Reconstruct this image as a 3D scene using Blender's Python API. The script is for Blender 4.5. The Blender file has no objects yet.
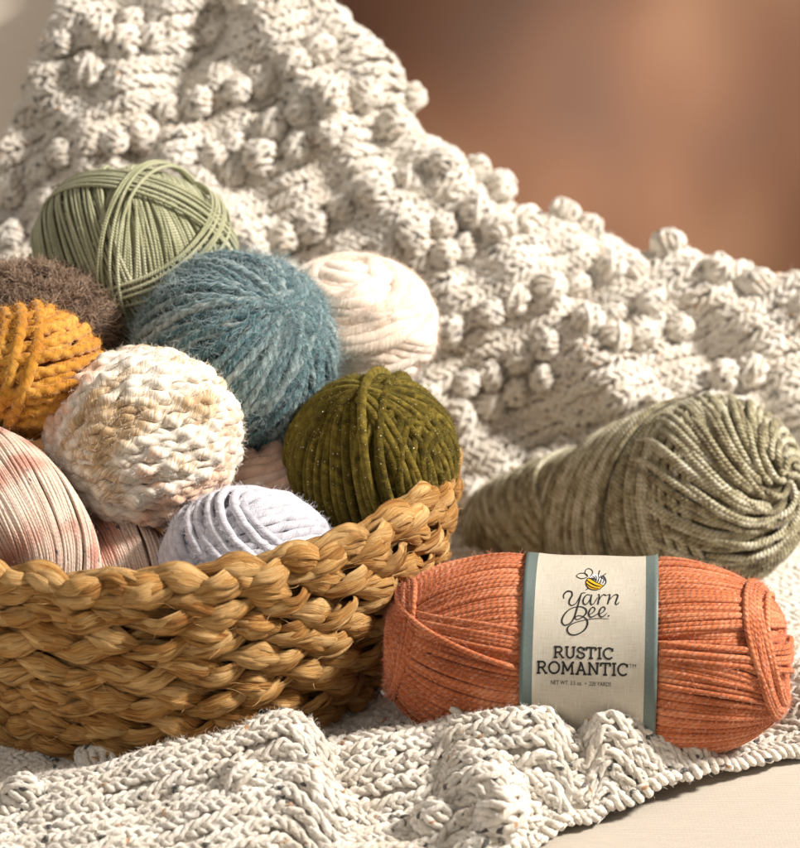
import bpy, math
import numpy as np
from mathutils import Vector, Matrix

rng = np.random.default_rng(11)
PI = math.pi
scene = bpy.context.scene
col = scene.collection

# ------------------------------------------------------------------ camera
PITCH = math.radians(17.0)
CAM = np.array([0.0, -0.922, 0.453])
cam_d = bpy.data.cameras.new("camera")
cam = bpy.data.objects.new("camera", cam_d)
col.objects.link(cam)
cam.location = CAM
cam.rotation_euler = (PI / 2 - PITCH, 0, 0)
cam_d.sensor_fit = 'HORIZONTAL'
cam_d.sensor_width = 36
cam_d.lens = 90
cam_d.clip_start = 0.01
cam_d.clip_end = 100
cam_d.dof.use_dof = True
cam_d.dof.focus_distance = 0.985
cam_d.dof.aperture_fstop = 9.0
scene.camera = cam
UP = np.array([0, math.sin(PITCH), math.cos(PITCH)])
FW = np.array([0, math.cos(PITCH), -math.sin(PITCH)])


def at(px, py, Y):
    """a point of the place seen at photo pixel px,py and standing at depth Y"""
    d = np.array([1.0, 0, 0]) * (px - 400) * 5e-4 + UP * (424 - py) * 5e-4 + FW
    return CAM + d * ((Y - CAM[1]) / d[1])


def proj(p):
    v = np.asarray(p) - CAM
    dz = v @ FW
    return 400 + v[0] / dz / 5e-4, 424 - (v @ UP) / dz / 5e-4


def unit(v):
    v = np.asarray(v, float)
    return v / np.maximum(np.linalg.norm(v, axis=-1, keepdims=True), 1e-12)


def srgb(r, g, b):
    f = lambda c: (c / 255 / 12.92) if c / 255 <= 0.04045 else ((c / 255 + 0.055) / 1.055) ** 2.4
    return (f(r), f(g), f(b), 1.0)


# ------------------------------------------------------------------ objects
def link(o, parent=None):
    col.objects.link(o)
    if parent is not None:
        o.parent = parent
    return o


def tag(o, label=None, cat=None, group=None, kind=None):
    if label: o["label"] = label
    if cat: o["category"] = cat
    if group: o["group"] = group
    if kind: o["kind"] = kind
    return o


def thing(name, loc, label, cat, group=None):
    o = bpy.data.objects.new(name, None)
    o.location = Vector([float(c) for c in loc])
    o.empty_display_size = 0.02
    link(o)
    return tag(o, label, cat, group)


def mesh_obj(name, V, F, mats, parent=None, yc=None, midx=None, smooth=True, origin=None):
    """V world coords (n,3); F (m,4) quads or list of polys; one mesh object"""
    V = np.asarray(V, np.float32)
    if origin is None and parent is not None:
        origin = np.array(parent_world(parent))
    if origin is not None:
        V = V - np.asarray(origin, np.float32)
    me = bpy.data.meshes.new(name)
    if isinstance(F, np.ndarray):
        k = F.shape[1]
        me.vertices.add(len(V)); me.vertices.foreach_set("co", V.ravel())
        me.loops.add(F.size); me.loops.foreach_set("vertex_index", F.astype(np.int32).ravel())
        me.polygons.add(len(F))
        me.polygons.foreach_set("loop_start", np.arange(0, F.size, k, dtype=np.int32))
        me.update(calc_edges=True)
    else:
        me.from_pydata([tuple(v) for v in V], [], F)
    if smooth: me.shade_smooth()
    else: me.shade_flat()
    if not isinstance(mats, (list, tuple)): mats = [mats]
    for m in mats: me.materials.append(m)
    if midx is not None:
        me.polygons.foreach_set("material_index", np.asarray(midx, np.int32))
    if yc is not None:
        a = me.attributes.new("yc", 'FLOAT_VECTOR', 'POINT')
        a.data.foreach_set("vector", np.asarray(yc, np.float32).ravel())
    me.update()
    o = bpy.data.objects.new(name, me)
    if parent is None and origin is not None:
        o.location = Vector([float(c) for c in origin])
    link(o, parent)
    return o


def parent_world(p):
    v = Vector((0, 0, 0))
    while p is not None:
        v = v + p.location
        p = p.parent
    return tuple(v)


def grid_faces(nu, nv, off=0):
    i = np.arange(nu - 1)[:, None] * nv + np.arange(nv - 1)[None, :]
    return (np.stack([i, i + nv, i + nv + 1, i + 1], -1).reshape(-1, 4) + off)


class Acc:
    """collects swept strands into one mesh"""
    def __init__(self):
        self.V, self.F, self.Y, self.n = [], [], [], 0
        self.roots = []          # (points, normals, tangents) for fuzz

    def grid(self, P, yc=None):
        S, n, m = P.shape[:3]
        base = grid_faces(n, m)
        F = base[None] + (np.arange(S) * n * m)[:, None, None] + self.n
        self.V.append(P.reshape(-1, 3)); self.F.append(F.reshape(-1, 4))
        self.Y.append((np.zeros((S * n * m, 3)) if yc is None else yc.reshape(-1, 3)))
        self.n += S * n * m

    def sweep(self, P, N, r, M=8, ply=0, pitch=0.006, depth=0.25, squash=(1, 1), taper=True, groove=None, rnd=None):
        """P,N (S,n,3) paths and their outward normals; r scalar | (S,1) | (S,n)"""
        P = np.asarray(P, float)
        if P.ndim == 2: P, N = P[None], np.asarray(N)[None]
        S, n = P.shape[:2]
        T = unit(np.gradient(P, axis=1))
        B = unit(np.cross(T, N)); Nn = np.cross(B, T)
        seg = np.linalg.norm(np.diff(P, axis=1), axis=2)
        u = np.concatenate([np.zeros((S, 1)), np.cumsum(seg, 1)], 1)
        if rnd is None: rnd = rng.random(S)
        u = u + rnd[:, None] * 0.37
        r = np.broadcast_to(np.asarray(r, float), (S, n)).copy()
        if taper:
            r[:, 0] *= 0.05; r[:, -1] *= 0.05
            if n > 6: r[:, 1] *= 0.75; r[:, -2] *= 0.75
        ph = np.linspace(-PI, PI, M + 1)
        rho = np.broadcast_to(r[:, :, None], (S, n, M + 1)).copy()
        if ply:
            tw = 2 * PI * u / pitch
            rho *= 1 - depth + depth * np.abs(np.cos(ply / 2 * (ph[None, None] - tw[:, :, None]))) ** 0.8
        if groove is not None:
            rho *= 1 + groove(ph[None, None], u[:, :, None], rnd[:, None, None])
        off = (np.cos(ph)[None, None, :, None] * Nn[:, :, None, :] * squash[0]
               + np.sin(ph)[None, None, :, None] * B[:, :, None, :] * squash[1])
        Q = P[:, :, None, :] + off * rho[..., None]
        yc = np.empty(Q.shape)
        yc[..., 0] = u[:, :, None] * 1000
        yc[..., 1] = ph[None, None] / (2 * PI)
        yc[..., 2] = rnd[:, None, None]
        self.grid(Q, yc)
        self.roots.append((P.reshape(-1, 3), Nn.reshape(-1, 3), T.reshape(-1, 3), r.reshape(-1)))

    def build(self, name, mat, parent=None, **k):
        return mesh_obj(name, np.concatenate(self.V), np.concatenate(self.F), mat, parent,
                        yc=np.concatenate(self.Y), **k)

    def all_roots(self):
        return [np.concatenate([r[i] for r in self.roots]) for i in range(4)]


def fuzz(name, parent, roots, count, length, radius, mat, out=0.6, along=0.8, curl=0.35, keep=None):
    """loose fibres standing off the strands"""
    P, N, T, r = roots
    ok = np.arange(len(P))
    if keep is not None: ok = ok[keep(P, N)]
    if len(ok) == 0: return None
    i = rng.choice(ok, count)
    a = rng.uniform(-1.2, 1.2, count)[:, None]
    B = np.cross(T[i], N[i])
    o = np.cos(a) * N[i] + np.sin(a) * B
    root = P[i] + o * (r[i][:, None] * 0.8) + T[i] * rng.uniform(-1, 1, (count, 1)) * r[i][:, None]
    d = unit(o * out * rng.random((count, 1)) * 1.6 + T[i] * along * rng.choice([-1, 1], (count, 1)) + rng.normal(0, 0.35, (count, 3)))
    L = length * rng.uniform(0.35, 1.0, (count, 1)) ** 1.3
    d2 = unit(d + rng.normal(0, curl, (count, 3)))
    d3 = unit(d2 + rng.normal(0, curl, (count, 3)) - 0.1 * N[i])
    pts = np.stack([root, root + d * L * 0.33, root + (d + d2) * L * 0.33, root + (d + d2 + d3) * L * 0.33], 1)
    pts = pts - np.array(parent_world(parent))
    hc = bpy.data.hair_curves.new(name)
    hc.add_curves([4] * count)
    hc.attributes['position'].data.foreach_set('vector', pts.astype(np.float32).ravel())
    ra = hc.attributes.get('radius') or hc.attributes.new('radius', 'FLOAT', 'POINT')
    ra.data.foreach_set('value', np.tile(np.array([1, .9, .7, .35], np.float32) * radius, count))
    hc.materials.append(mat)
    o = bpy.data.objects.new(name, hc)
    link(o, parent)
    o["kind"] = "stuff"
    return o


# ------------------------------------------------------------------ materials
class NB:
    def __init__(self, name):
        self.m = bpy.data.materials.new(name)
        self.m.use_nodes = True
        self.t = self.m.node_tree
        self.bsdf = self.t.nodes["Principled BSDF"]

    def n(self, typ, **kw):
        x = self.t.nodes.new(typ)
        for k, v in kw.items(): setattr(x, k, v)
        return x

    def l(self, a, b): self.t.links.new(a, b)

    def put(self, sock, v):
        if isinstance(v, (int, float, tuple, list)): sock.default_value = v
        else: self.l(v, sock)

    def math(self, op, a, b=0.0, c=None):
        x = self.n('ShaderNodeMath', operation=op)
        self.put(x.inputs[0], a); self.put(x.inputs[1], b)
        if c is not None: self.put(x.inputs[2], c)
        return x.outputs[0]

    def noise(self, vec, scale=1.0, detail=2.0, rough=0.5):
        x = self.n('ShaderNodeTexNoise')
        self.l(vec, x.inputs['Vector'])
        x.inputs['Scale'].default_value = scale; x.inputs['Detail'].default_value = detail
        x.inputs['Roughness'].default_value = rough
        return x.outputs['Fac']

    def xyz(self, a, b, c):
        x = self.n('ShaderNodeCombineXYZ')
        for i, v in enumerate((a, b, c)): self.put(x.inputs[i], v)
        return x.outputs[0]

    def ramp(self, fac, stops, interp='LINEAR'):
        x = self.n('ShaderNodeValToRGB')
        x.color_ramp.interpolation = interp
        e = x.color_ramp.elements
        while len(e) < len(stops): e.new(0.5)
        for i, (p, c) in enumerate(stops):
            e[i].position = p; e[i].color = c if len(c) == 4 else (*c, 1)
        self.put(x.inputs[0], fac)
        return x.outputs[0]

    def mix(self, fac, a, b, blend='MIX'):
        x = self.n('ShaderNodeMix', data_type='RGBA', blend_type=blend)
        self.put(x.inputs[0], fac); self.put(x.inputs[6], a); self.put(x.inputs[7], b)
        return x.outputs[2]

    def rng(self, v, a, b, c, d):
        x = self.n('ShaderNodeMapRange')
        self.put(x.inputs[0], v)
        for i, q in enumerate((a, b, c, d)): x.inputs[i + 1].default_value = q
        return x.outputs[0]

    def bump(self, h, strength, dist, prev=None):
        x = self.n('ShaderNodeBump')
        x.inputs['Strength'].default_value = strength; x.inputs['Distance'].default_value = dist
        self.l(h, x.inputs['Height'])
        if prev is not None: self.l(prev, x.inputs['Normal'])
        return x.outputs[0]

    def yc(self):
        a = self.n('ShaderNodeAttribute', attribute_name="yc")
        s = self.n('ShaderNodeSeparateXYZ')
        self.l(a.outputs['Vector'], s.inputs[0])
        return s.outputs

    def obj(self):
        return self.n('ShaderNodeTexCoord').outputs['Object']


def yarn_mat(name, stops, zone_scale=40, zone_detail=2, along=0.0, ply=3, lobe=3.0, streak=0.5, fibre=30, plyb=0.6, fibb=0.4,
             dist=0.0006, rough=0.85, sheen=0.25, sheen_tint=(1, 1, 1, 1), spec=0.15, groove_shade=0.45, heather=None, fleck=None,
             sparkle=None, soft=0.0, strand_var=0.25):
    """plied yarn: u mm along, v round; zones of colour, fibres following the twist, grooves between plies"""
    b = NB(name)
    u, v, r = b.yc()
    oc = b.obj()
    turn = b.math('ADD', v, b.math('MULTIPLY', u, 1.0 / (lobe * max(ply, 1))))
    fv = b.xyz(b.math('MULTIPLY', u, 0.22), b.math('MULTIPLY', turn, fibre), b.math('MULTIPLY', r, 91.0))
    fib = b.noise(fv, 1.0, 3, 0.6)
    if along > 0:
        zone = b.noise(b.xyz(b.math('MULTIPLY', u, along), b.math('MULTIPLY', r, 60.0), 0.0), 1.0, zone_detail)
    else:
        zone = b.noise(oc, zone_scale, zone_detail)
    fac = b.math('ADD', zone, b.math('MULTIPLY', b.math('SUBTRACT', fib, 0.5), streak))
    fac = b.math('ADD', fac, b.math('MULTIPLY', b.math('SUBTRACT', r, 0.5), strand_var))
    c = b.ramp(fac, stops)
    if heather is not None:
        hc, amount = heather
        hn = b.noise(b.xyz(b.math('ADD', b.math('MULTIPLY', u, 0.42), b.math('MULTIPLY', v, 2.0)), b.math('MULTIPLY', v, 11.0), b.math('MULTIPLY', r, 137.0)), 1.0, 3, 0.75)
        c = b.mix(b.math('MULTIPLY', b.rng(hn, 0.56, 0.70, 0, 1), amount), c, hc)
    if fleck is not None:
        for k, (fc, lim, sc, off) in enumerate(fleck):
            vo = b.n('ShaderNodeTexVoronoi'); vo.inputs['Scale'].default_value = sc
            wv = b.math('ADD', b.math('MULTIPLY', fib, 0.5), off)
            b.l(b.xyz(b.math('ADD', b.math('MULTIPLY', u, 0.17), wv), b.math('ADD', b.math('MULTIPLY', turn, 1.7), wv), b.math('MULTIPLY', r, 91.0)), vo.inputs['Vector'])
            sp = b.n('ShaderNodeSeparateColor'); b.l(vo.outputs['Color'], sp.inputs[0])
            near = b.math('LESS_THAN', b.math('ADD', vo.outputs['Distance'], b.math('MULTIPLY', b.math('SUBTRACT', fib, 0.5), 0.25)), 0.36)
            sel = b.math('LESS_THAN', sp.outputs[0], lim)
            c = b.mix(b.math('MULTIPLY', b.math('MULTIPLY', near, sel), 0.92), c, fc)
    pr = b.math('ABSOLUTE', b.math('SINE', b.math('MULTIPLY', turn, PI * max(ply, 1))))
    if groove_shade > 0:  # occlusion shade put into the colour, between plies and fibres
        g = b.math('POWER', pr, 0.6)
        g = b.math('ADD', b.math('MULTIPLY', g, groove_shade), 1 - groove_shade)
        fd = b.rng(fib, 0.25, 0.65, 1 - groove_shade * 0.55, 1.0)
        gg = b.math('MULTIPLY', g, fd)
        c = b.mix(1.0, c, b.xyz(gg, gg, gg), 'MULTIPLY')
    s = b.bsdf
    b.l(c, s.inputs['Base Color'])
    s.inputs['Roughness'].default_value = rough
    s.inputs['Specular IOR Level'].default_value = spec
    s.inputs['Sheen Weight'].default_value = sheen
    s.inputs['Sheen Roughness'].default_value = 0.5
    s.inputs['Sheen Tint'].default_value = sheen_tint
    if soft > 0:
        s.inputs['Subsurface Weight'].default_value = soft
        s.inputs['Subsurface Radius'].default_value = (1.0, 0.75, 0.55)
        s.inputs['Subsurface Scale'].default_value = 0.003
    nrm = b.bump(pr, plyb, dist)
    nrm = b.bump(fib, fibb, dist * 0.8, nrm)
    b.l(nrm, s.inputs['Normal'])
    if sparkle is not None:
        vo = b.n('ShaderNodeTexVoronoi'); vo.inputs['Scale'].default_value = 900
        b.l(oc, vo.inputs['Vector'])
        sp = b.n('ShaderNodeSeparateColor'); b.l(vo.outputs['Color'], sp.inputs[0])
        k = b.math('MULTIPLY', b.math('LESS_THAN', vo.outputs['Distance'], 0.22), b.math('LESS_THAN', sp.outputs[0], sparkle))
        b.l(b.mix(k, c, (0.9, 0.85, 0.6, 1)), s.inputs['Base Color'])
        b.l(b.math('MULTIPLY', k, 0.9), s.inputs['Metallic'])
        b.l(b.rng(k, 0, 1, rough, 0.3), s.inputs['Roughness'])
    return b.m


def fibre_mat(name, c1, c2, rough=0.7, sheen=0.2):
    b = NB(name)
    hi = b.n('ShaderNodeHairInfo')
    c = b.mix(hi.outputs['Random'], c1, c2)
    b.l(c, b.bsdf.inputs['Base Color'])
    b.bsdf.inputs['Roughness'].default_value = rough
    b.bsdf.inputs['Specular IOR Level'].default_value = 0.2
    return b.m


def plain_mat(name, c, rough=0.6, spec=0.3):
    b = NB(name)
    n = b.noise(b.obj(), 900, 3)
    k = b.rng(n, 0.3, 0.7, 0.9, 1.08)
    b.l(b.mix(1.0, c, b.xyz(k, k, k), 'MULTIPLY'), b.bsdf.inputs['Base Color'])
    b.bsdf.inputs['Roughness'].default_value = rough
    b.bsdf.inputs['Specular IOR Level'].default_value = spec
    return b.m


def linen_mat(name, c1, c2, scale=1500.0):
    b = NB(name)
    oc = b.obj()
    sp = b.n('ShaderNodeSeparateXYZ'); b.l(oc, sp.inputs[0])
    wob = b.math('MULTIPLY', b.noise(oc, 60, 2), 1.2)
    wx = b.math('SINE', b.math('ADD', b.math('MULTIPLY', sp.outputs[0], scale * 2.2), wob))
    yz = b.math('ADD', sp.outputs[1], sp.outputs[2])
    wy = b.math('SINE', b.math('ADD', b.math('MULTIPLY', yz, scale * 2.6), b.math('MULTIPLY', wob, 2.0)))
    slub = b.noise(b.xyz(b.math('MULTIPLY', sp.outputs[0], 60.0), b.math('MULTIPLY', yz, scale * 0.8), 0.0), 1.0, 3, 0.7)
    h = b.math('ADD', b.math('MULTIPLY', b.math('MULTIPLY', wx, wy), 0.16), b.math('ADD', b.math('MULTIPLY', wy, 0.35), b.math('MULTIPLY', slub, 1.3)))
    c = b.ramp(b.rng(h, -0.5, 1.6, 0, 1), [(0, c1), (1, c2)])
    b.l(c, b.bsdf.inputs['Base Color'])
    b.bsdf.inputs['Roughness'].default_value = 0.9
    b.bsdf.inputs['Specular IOR Level'].default_value = 0.1
    b.bsdf.inputs['Sheen Weight'].default_value = 0.15
    b.l(b.bump(h, 0.5, 0.0008), b.bsdf.inputs['Normal'])
    return b.m


# ------------------------------------------------------------------ wound balls
def basis(n, ref=None):
    n = unit(n)
    ref = np.array([0.3, -0.9, 0.2]) if ref is None else np.asarray(ref, float)
    e1 = unit(ref - n * (ref @ n))
    return n, e1, np.cross(n, e1)


def ellipsoid(center, radii, lump=0.0, e=1.0, rot=None):
    center = np.asarray(center); radii = np.asarray(radii)
    ph = rng.uniform(0, 6, 6)

    def f(d):
        q = d if rot is None else d @ rot
        k = 1 + lump * (np.sin(2.3 * d[..., 0] + ph[0]) + np.sin(2.9 * d[..., 1] + ph[1]) + np.sin(3.1 * d[..., 2] + ph[2])
                        + 0.6 * np.sin(5 * d[..., 0] + 4 * d[..., 2] + ph[3]))
        if e != 1.0:
            q = np.sign(q) * np.abs(q) ** e
        p = q * radii * k[..., None]
        N = unit(q / radii)
        if rot is not None:
            p = p @ rot.T; N = N @ rot.T
        return center + p, N
    return f


def wind(acc, shape, R, r, groups, M=8, step=0.0014, post=None, **sw):
    sw_ = {} if post is None else {'post': post}
    for g in groups:
        rr = g.get('r', r)
        if g['k'] == 'par':
            n, e1, e2 = basis(g['n'], g.get('ref'))
            b0, b1 = math.asin(g['lo']), math.asin(g['hi'])
            cnt = max(1, int(abs(b1 - b0) * R / (2 * rr * g.get('pack', 0.93))))
            be = np.linspace(b0, b1, cnt) + rng.normal(0, 0.12 * rr / R, cnt)
            nn = unit(n + rng.normal(0, g.get('jit', 0.02), (cnt, 3)))
            off = np.sin(be)
        else:
            p, e1, e2 = basis(g['n'], g.get('ref'))
            a0, a1 = g.get('a', (0, PI))
            cnt = max(1, int(abs(a1 - a0) * R / (2 * rr * g.get('pack', 1.0))))
            al = np.linspace(a0, a1, cnt, endpoint=False) + rng.normal(0, 0.15 * rr / R, cnt)
            eps = g.get('eps', 0.06)
            nn = unit(np.cos(al)[:, None] * e1 + np.sin(al)[:, None] * e2 + (eps + rng.normal(0, g.get('jit', 0.03), cnt))[:, None] * p)
            off = np.full(cnt, 0.0)
        ref = np.asarray(g.get('ref', (0.3, -0.9, 0.2)), float)
        E1 = unit(ref - nn * (nn @ ref)[:, None]); E2 = np.cross(nn, E1)
        arc = g.get('arc', (-PI, PI))
        nst = max(12, int((arc[1] - arc[0]) * R / g.get('step', step)))
        th = np.linspace(arc[0], arc[1], nst)
        w = g.get('wob', 0.012)
        o = off[:, None] + w * (np.sin(2 * th[None] + rng.uniform(0, 6, (cnt, 1))) + 0.6 * np.sin(5 * th[None] + rng.uniform(0, 6, (cnt, 1)))) * 0.6
        if 'bow' in g: o = o + g['bow'] * np.cos(th)[None] ** 2
        o = np.clip(o, -0.995, 0.995)
        q = np.sqrt(1 - o ** 2)
        d = nn[:, None] * o[..., None] + q[..., None] * (np.cos(th)[None, :, None] * E1[:, None] + np.sin(th)[None, :, None] * E2[:, None])
        P, N = shape(d)
        lift = g.get('lift', 0.0) + rng.uniform(-1, 1, cnt) * rr * g.get('lj', 0.25)
        lift = np.broadcast_to(lift[:, None], (cnt, nst)).copy()
        lift += rr * 0.2 * np.sin(3 * th[None] + rng.uniform(0, 6, (cnt, 1)))
        if arc[1] - arc[0] < 2 * PI - 0.01:
            tt = np.linspace(0, 1, nst)
            lift -= (3.0 * rr) * (np.clip(1 - tt / 0.12, 0, 1) ** 2 + np.clip(1 - (1 - tt) / 0.12, 0, 1) ** 2)[None]
        P = P + N * lift[..., None]
        if 'post' in sw_: P = sw_['post'](P, rr)
        rv = rr
        if 'slub' in g:
            a = g['slub']
            uu = th[None] * R
            rv = rr * (1 + a * np.sin(uu / 0.0035 + rng.uniform(0, 6, (cnt, 1)) + 1.5 * np.sin(uu / 0.011 + rng.uniform(0, 6, (cnt, 1)))))
        acc.sweep(P, N, rv, M=M, **sw)


def core(acc, shape, shrink, nu=28, nv=48):
    th = np.linspace(0.02, PI - 0.02, nu); ph = np.linspace(0, 2 * PI, nv)
    d = np.stack([np.sin(th)[:, None] * np.cos(ph)[None], np.sin(th)[:, None] * np.sin(ph)[None], np.cos(th)[:, None] * np.ones_like(ph)[None]], -1)
    P, N = shape(d)
    acc.grid((P - N * shrink)[None][:, :, ::-1])


def facing(P, N):
    return ((CAM - P) * N).sum(1) > -0.25 * np.linalg.norm(CAM - P, axis=1)


LOOSE = {}
BALLS = []


def yarn_ball(name, label, cat, c, radii, r, groups, mat, fz=None, M=8, step=0.0014, lump=0.012, e=1.0, rot=None, group="yarn balls heaped in the basket", **sw):
    c = np.asarray(c, float); radii = np.asarray(radii, float)
    t = thing(name, c - np.array([0, 0, radii[2]]), label, cat, group)
    sh = ellipsoid(c, radii - r, lump, e, rot)
    R = float(radii.mean())
    a = Acc()
    wind(a, sh, R, r, groups, M=M, step=step, **sw)
    cr = Acc(); core(cr, sh, r * 0.7)
    a.V += cr.V; a.F += [f + a.n for f in cr.F]; a.Y += cr.Y; a.n += cr.n
    a.build("wound_strands", mat, t)
    for k in (fz or []):
        fuzz("fuzz", t, a.all_roots(), keep=facing, **k)
    BALLS.append((name, c, radii))
    return t, a


GROUP = None
# --- sage cotton ball, behind
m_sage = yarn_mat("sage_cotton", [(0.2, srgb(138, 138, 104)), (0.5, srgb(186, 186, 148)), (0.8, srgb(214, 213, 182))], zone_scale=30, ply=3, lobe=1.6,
                  streak=0.7, fibre=20, plyb=0.9, fibb=0.6, dist=0.0005, rough=0.8, spec=0.15, sheen=0.2, groove_shade=0.3)
cs = at(134, 256, 0.195)
yarn_ball("yarn_ball", "pale sage green smooth cotton ball, highest in the basket, wound in crossing bands", "yarn ball", cs, (0.058, 0.054, 0.0505), 0.0010, [
    dict(k='par', n=(1, 0.35, 0.12), lo=-0.96, hi=0.96, lift=-0.001, pack=0.85),
    dict(k='mer', n=(0.12, -0.15, 0.98), a=(0.1, 1.9), ref=(0.9, -0.4, 0.1), lift=0.0008, eps=0.1, arc=(-1.7, 1.7)),
    dict(k='par', n=(0.93, -0.05, 0.36), lo=-0.75, hi=0.12, lift=0.0026, arc=(-1.45, 1.35), ref=(0, -0.9, 0.35), pack=1.05),
    dict(k='par', n=(-0.30, -0.42, 0.86), lo=0.15, hi=0.38, lift=0.0042, arc=(-1.9, 1.9), ref=(0.1, -1, 0.2)),
    dict(k='par', n=(0.90, -0.40, 0.05), lo=0.22, hi=0.36, lift=0.005, arc=(-2, 1.6), ref=(0, -0.7, 0.7)),
    dict(k='par', n=(0.3, 0.75, 0.62), lo=0.1, hi=0.34, lift=0.004, arc=(-1.8, 1.8), ref=(0, -0.2, 1)),
], m_sage, M=8, step=0.0018, fz=[dict(count=7000, length=0.004, radius=0.00005, mat=fibre_mat("sage_fibre", srgb(175, 178, 138), srgb(205, 206, 170)))])

# --- blue mohair ball
m_blue = yarn_mat("blue_mohair", [(0.2, srgb(40, 80, 90)), (0.42, srgb(84, 128, 136)), (0.58, srgb(132, 162, 165)), (0.8, srgb(182, 196, 194))], zone_scale=36, along=0.02,
                  ply=2, lobe=6, streak=1.2, fibre=18, plyb=0.5, fibb=1.0, dist=0.0012, sheen=0.4, groove_shade=0.5, strand_var=0.55)
cb = at(235, 354, 0.125)
f_blue = fibre_mat("blue_fibre", srgb(80, 122, 130), srgb(200, 212, 212))
yarn_ball("yarn_ball", "dusty blue fluffy mohair ball in the middle of the basket heap", "yarn ball", cb, (0.0555, 0.053, 0.0555), 0.0023, [
    dict(k='mer', n=(0.62, -0.66, 0.38), a=(0, PI), lift=-0.001, eps=0.05, wob=0.03),
    dict(k='mer', n=(0.60, -0.64, 0.46), a=(0.2, 2.2), lift=0.0012, eps=0.14, wob=0.04, pack=1.5, jit=0.08),
    dict(k='mer', n=(0.66, -0.66, 0.34), a=(2.0, 3.3), lift=0.0015, eps=-0.14, wob=0.04, pack=1.6, jit=0.08),
], m_blue, M=10, ply=2, pitch=0.018, depth=0.36,
    fz=[dict(count=9000, length=0.009, radius=0.00007, mat=f_blue, out=0.4, along=0.9, curl=0.4),
        dict(count=9000, length=0.013, radius=0.00005, mat=f_blue, out=0.9, along=0.6, curl=0.6)])

# --- cream velvet ball behind blue, and the blush one deep between
m_cream = yarn_mat("cream_velvet", [(0.2, srgb(226, 200, 178)), (0.5, srgb(244, 226, 208)), (0.8, srgb(252, 242, 230))], zone_scale=45, ply=1, lobe=9, streak=0.25,
                   fibre=12, plyb=0.0, fibb=0.5, dist=0.0012, sheen=0.4, groove_shade=0.12, soft=0.25)
f_cream = fibre_mat("cream_fibre", srgb(236, 214, 194), srgb(255, 246, 236))
yarn_ball("yarn_ball", "pale cream velvety ball tucked behind the dusty blue ball", "yarn ball", at(352, 326, 0.175), (0.0475, 0.046, 0.0405), 0.0056, [
    dict(k='par', n=(0.15, 0.25, 1), lo=-0.95, hi=0.95, lift=-0.001, pack=0.4, wob=0.04, jit=0.05),
    dict(k='par', n=(-0.15, -0.35, 0.9), lo=-0.2, hi=0.9, lift=0.000, pack=0.42, wob=0.04, jit=0.06),
], m_cream, M=10, step=0.0025, lump=0.014, fz=[dict(count=42000, length=0.005, radius=0.00006, mat=f_cream, out=1.2, along=0.5, curl=0.4)])
m_blush = yarn_mat("blush_velvet", [(0.2, srgb(206, 164, 140)), (0.5, srgb(232, 196, 174)), (0.8, srgb(244, 216, 198))], zone_scale=45, ply=1, lobe=9, streak=0.25,
                   fibre=12, plyb=0.0, fibb=0.5, dist=0.0012, sheen=0.4, groove_shade=0.12, soft=0.2)
yarn_ball("yarn_ball", "blush pink velvety ball deep in the gap left of the olive ball", "yarn ball", at(268, 490, 0.10), (0.036, 0.036, 0.031), 0.0042, [
    dict(k='par', n=(-0.3, -0.2, 1), lo=-0.95, hi=0.95, pack=0.72, wob=0.03, jit=0.06),
], m_blush, M=10, step=0.0025, fz=[dict(count=5000, length=0.003, radius=0.00006, mat=f_cream, out=1.2, along=0.5)])

# --- brown fur ball
m_fur = yarn_mat("brown_fur_yarn", [(0.2, srgb(58, 42, 32)), (0.8, srgb(120, 94, 76))], zone_scale=60, ply=1, lobe=5, plyb=0, fibb=0.7)
f_fur = fibre_mat("brown_fur_fibre", srgb(96, 74, 58), srgb(206, 180, 156))
f_fur2 = fibre_mat("dark_fur_fibre", srgb(44, 32, 26), srgb(110, 86, 70))
yarn_ball("yarn_ball", "brown faux fur ball behind the mustard ball", "yarn ball", at(28, 328, 0.135), (0.048, 0.044, 0.034), 0.0035, [
    dict(k='par', n=(0.2, -0.3, 1), lo=-0.95, hi=0.95, pack=0.9, wob=0.03),
], m_fur, fz=[dict(count=15000, length=0.011, radius=0.00014, mat=f_fur, out=1.3, along=0.6, curl=0.5),
              dict(count=9000, length=0.0075, radius=0.00011, mat=f_fur2, out=1.5, along=0.4, curl=0.5)])

# --- mustard
m_must = yarn_mat("mustard_wool", [(0.2, srgb(168, 104, 22)), (0.5, srgb(208, 146, 48)), (0.8, srgb(234, 182, 92))], zone_scale=40, ply=2, lobe=5.0, streak=0.6,
                  fibre=26, plyb=0.0, fibb=0.7, dist=0.0009, sheen=0.25, groove_shade=0.3)
yarn_ball("yarn_ball", "mustard yellow thick twisted wool ball", "yarn ball", at(32, 374, 0.068), (0.0365, 0.037, 0.0355), 0.0033, [
    dict(k='par', n=(-0.18, -0.25, 1), lo=-0.95, hi=0.95, lift=-0.001),
    dict(k='par', n=(-0.12, 0.1, 1), lo=-0.6, hi=0.92, lift=0.0018, arc=(-1.2, 1.5), ref=(0.5, -0.8, 0)),
    dict(k='par', n=(-0.92, -0.25, 0.35), lo=0.22, hi=0.9, lift=0.0025, arc=(-2.6, 2.6), ref=(0, -1, -0.2)),
], m_must, M=12, step=0.0008, ply=2, pitch=0.015, depth=0.32, lump=0.015,
    fz=[dict(count=11000, length=0.0045, radius=0.00006, mat=fibre_mat("mustard_fibre", srgb(200, 130, 30), srgb(246, 196, 100)), out=0.8)])

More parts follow.
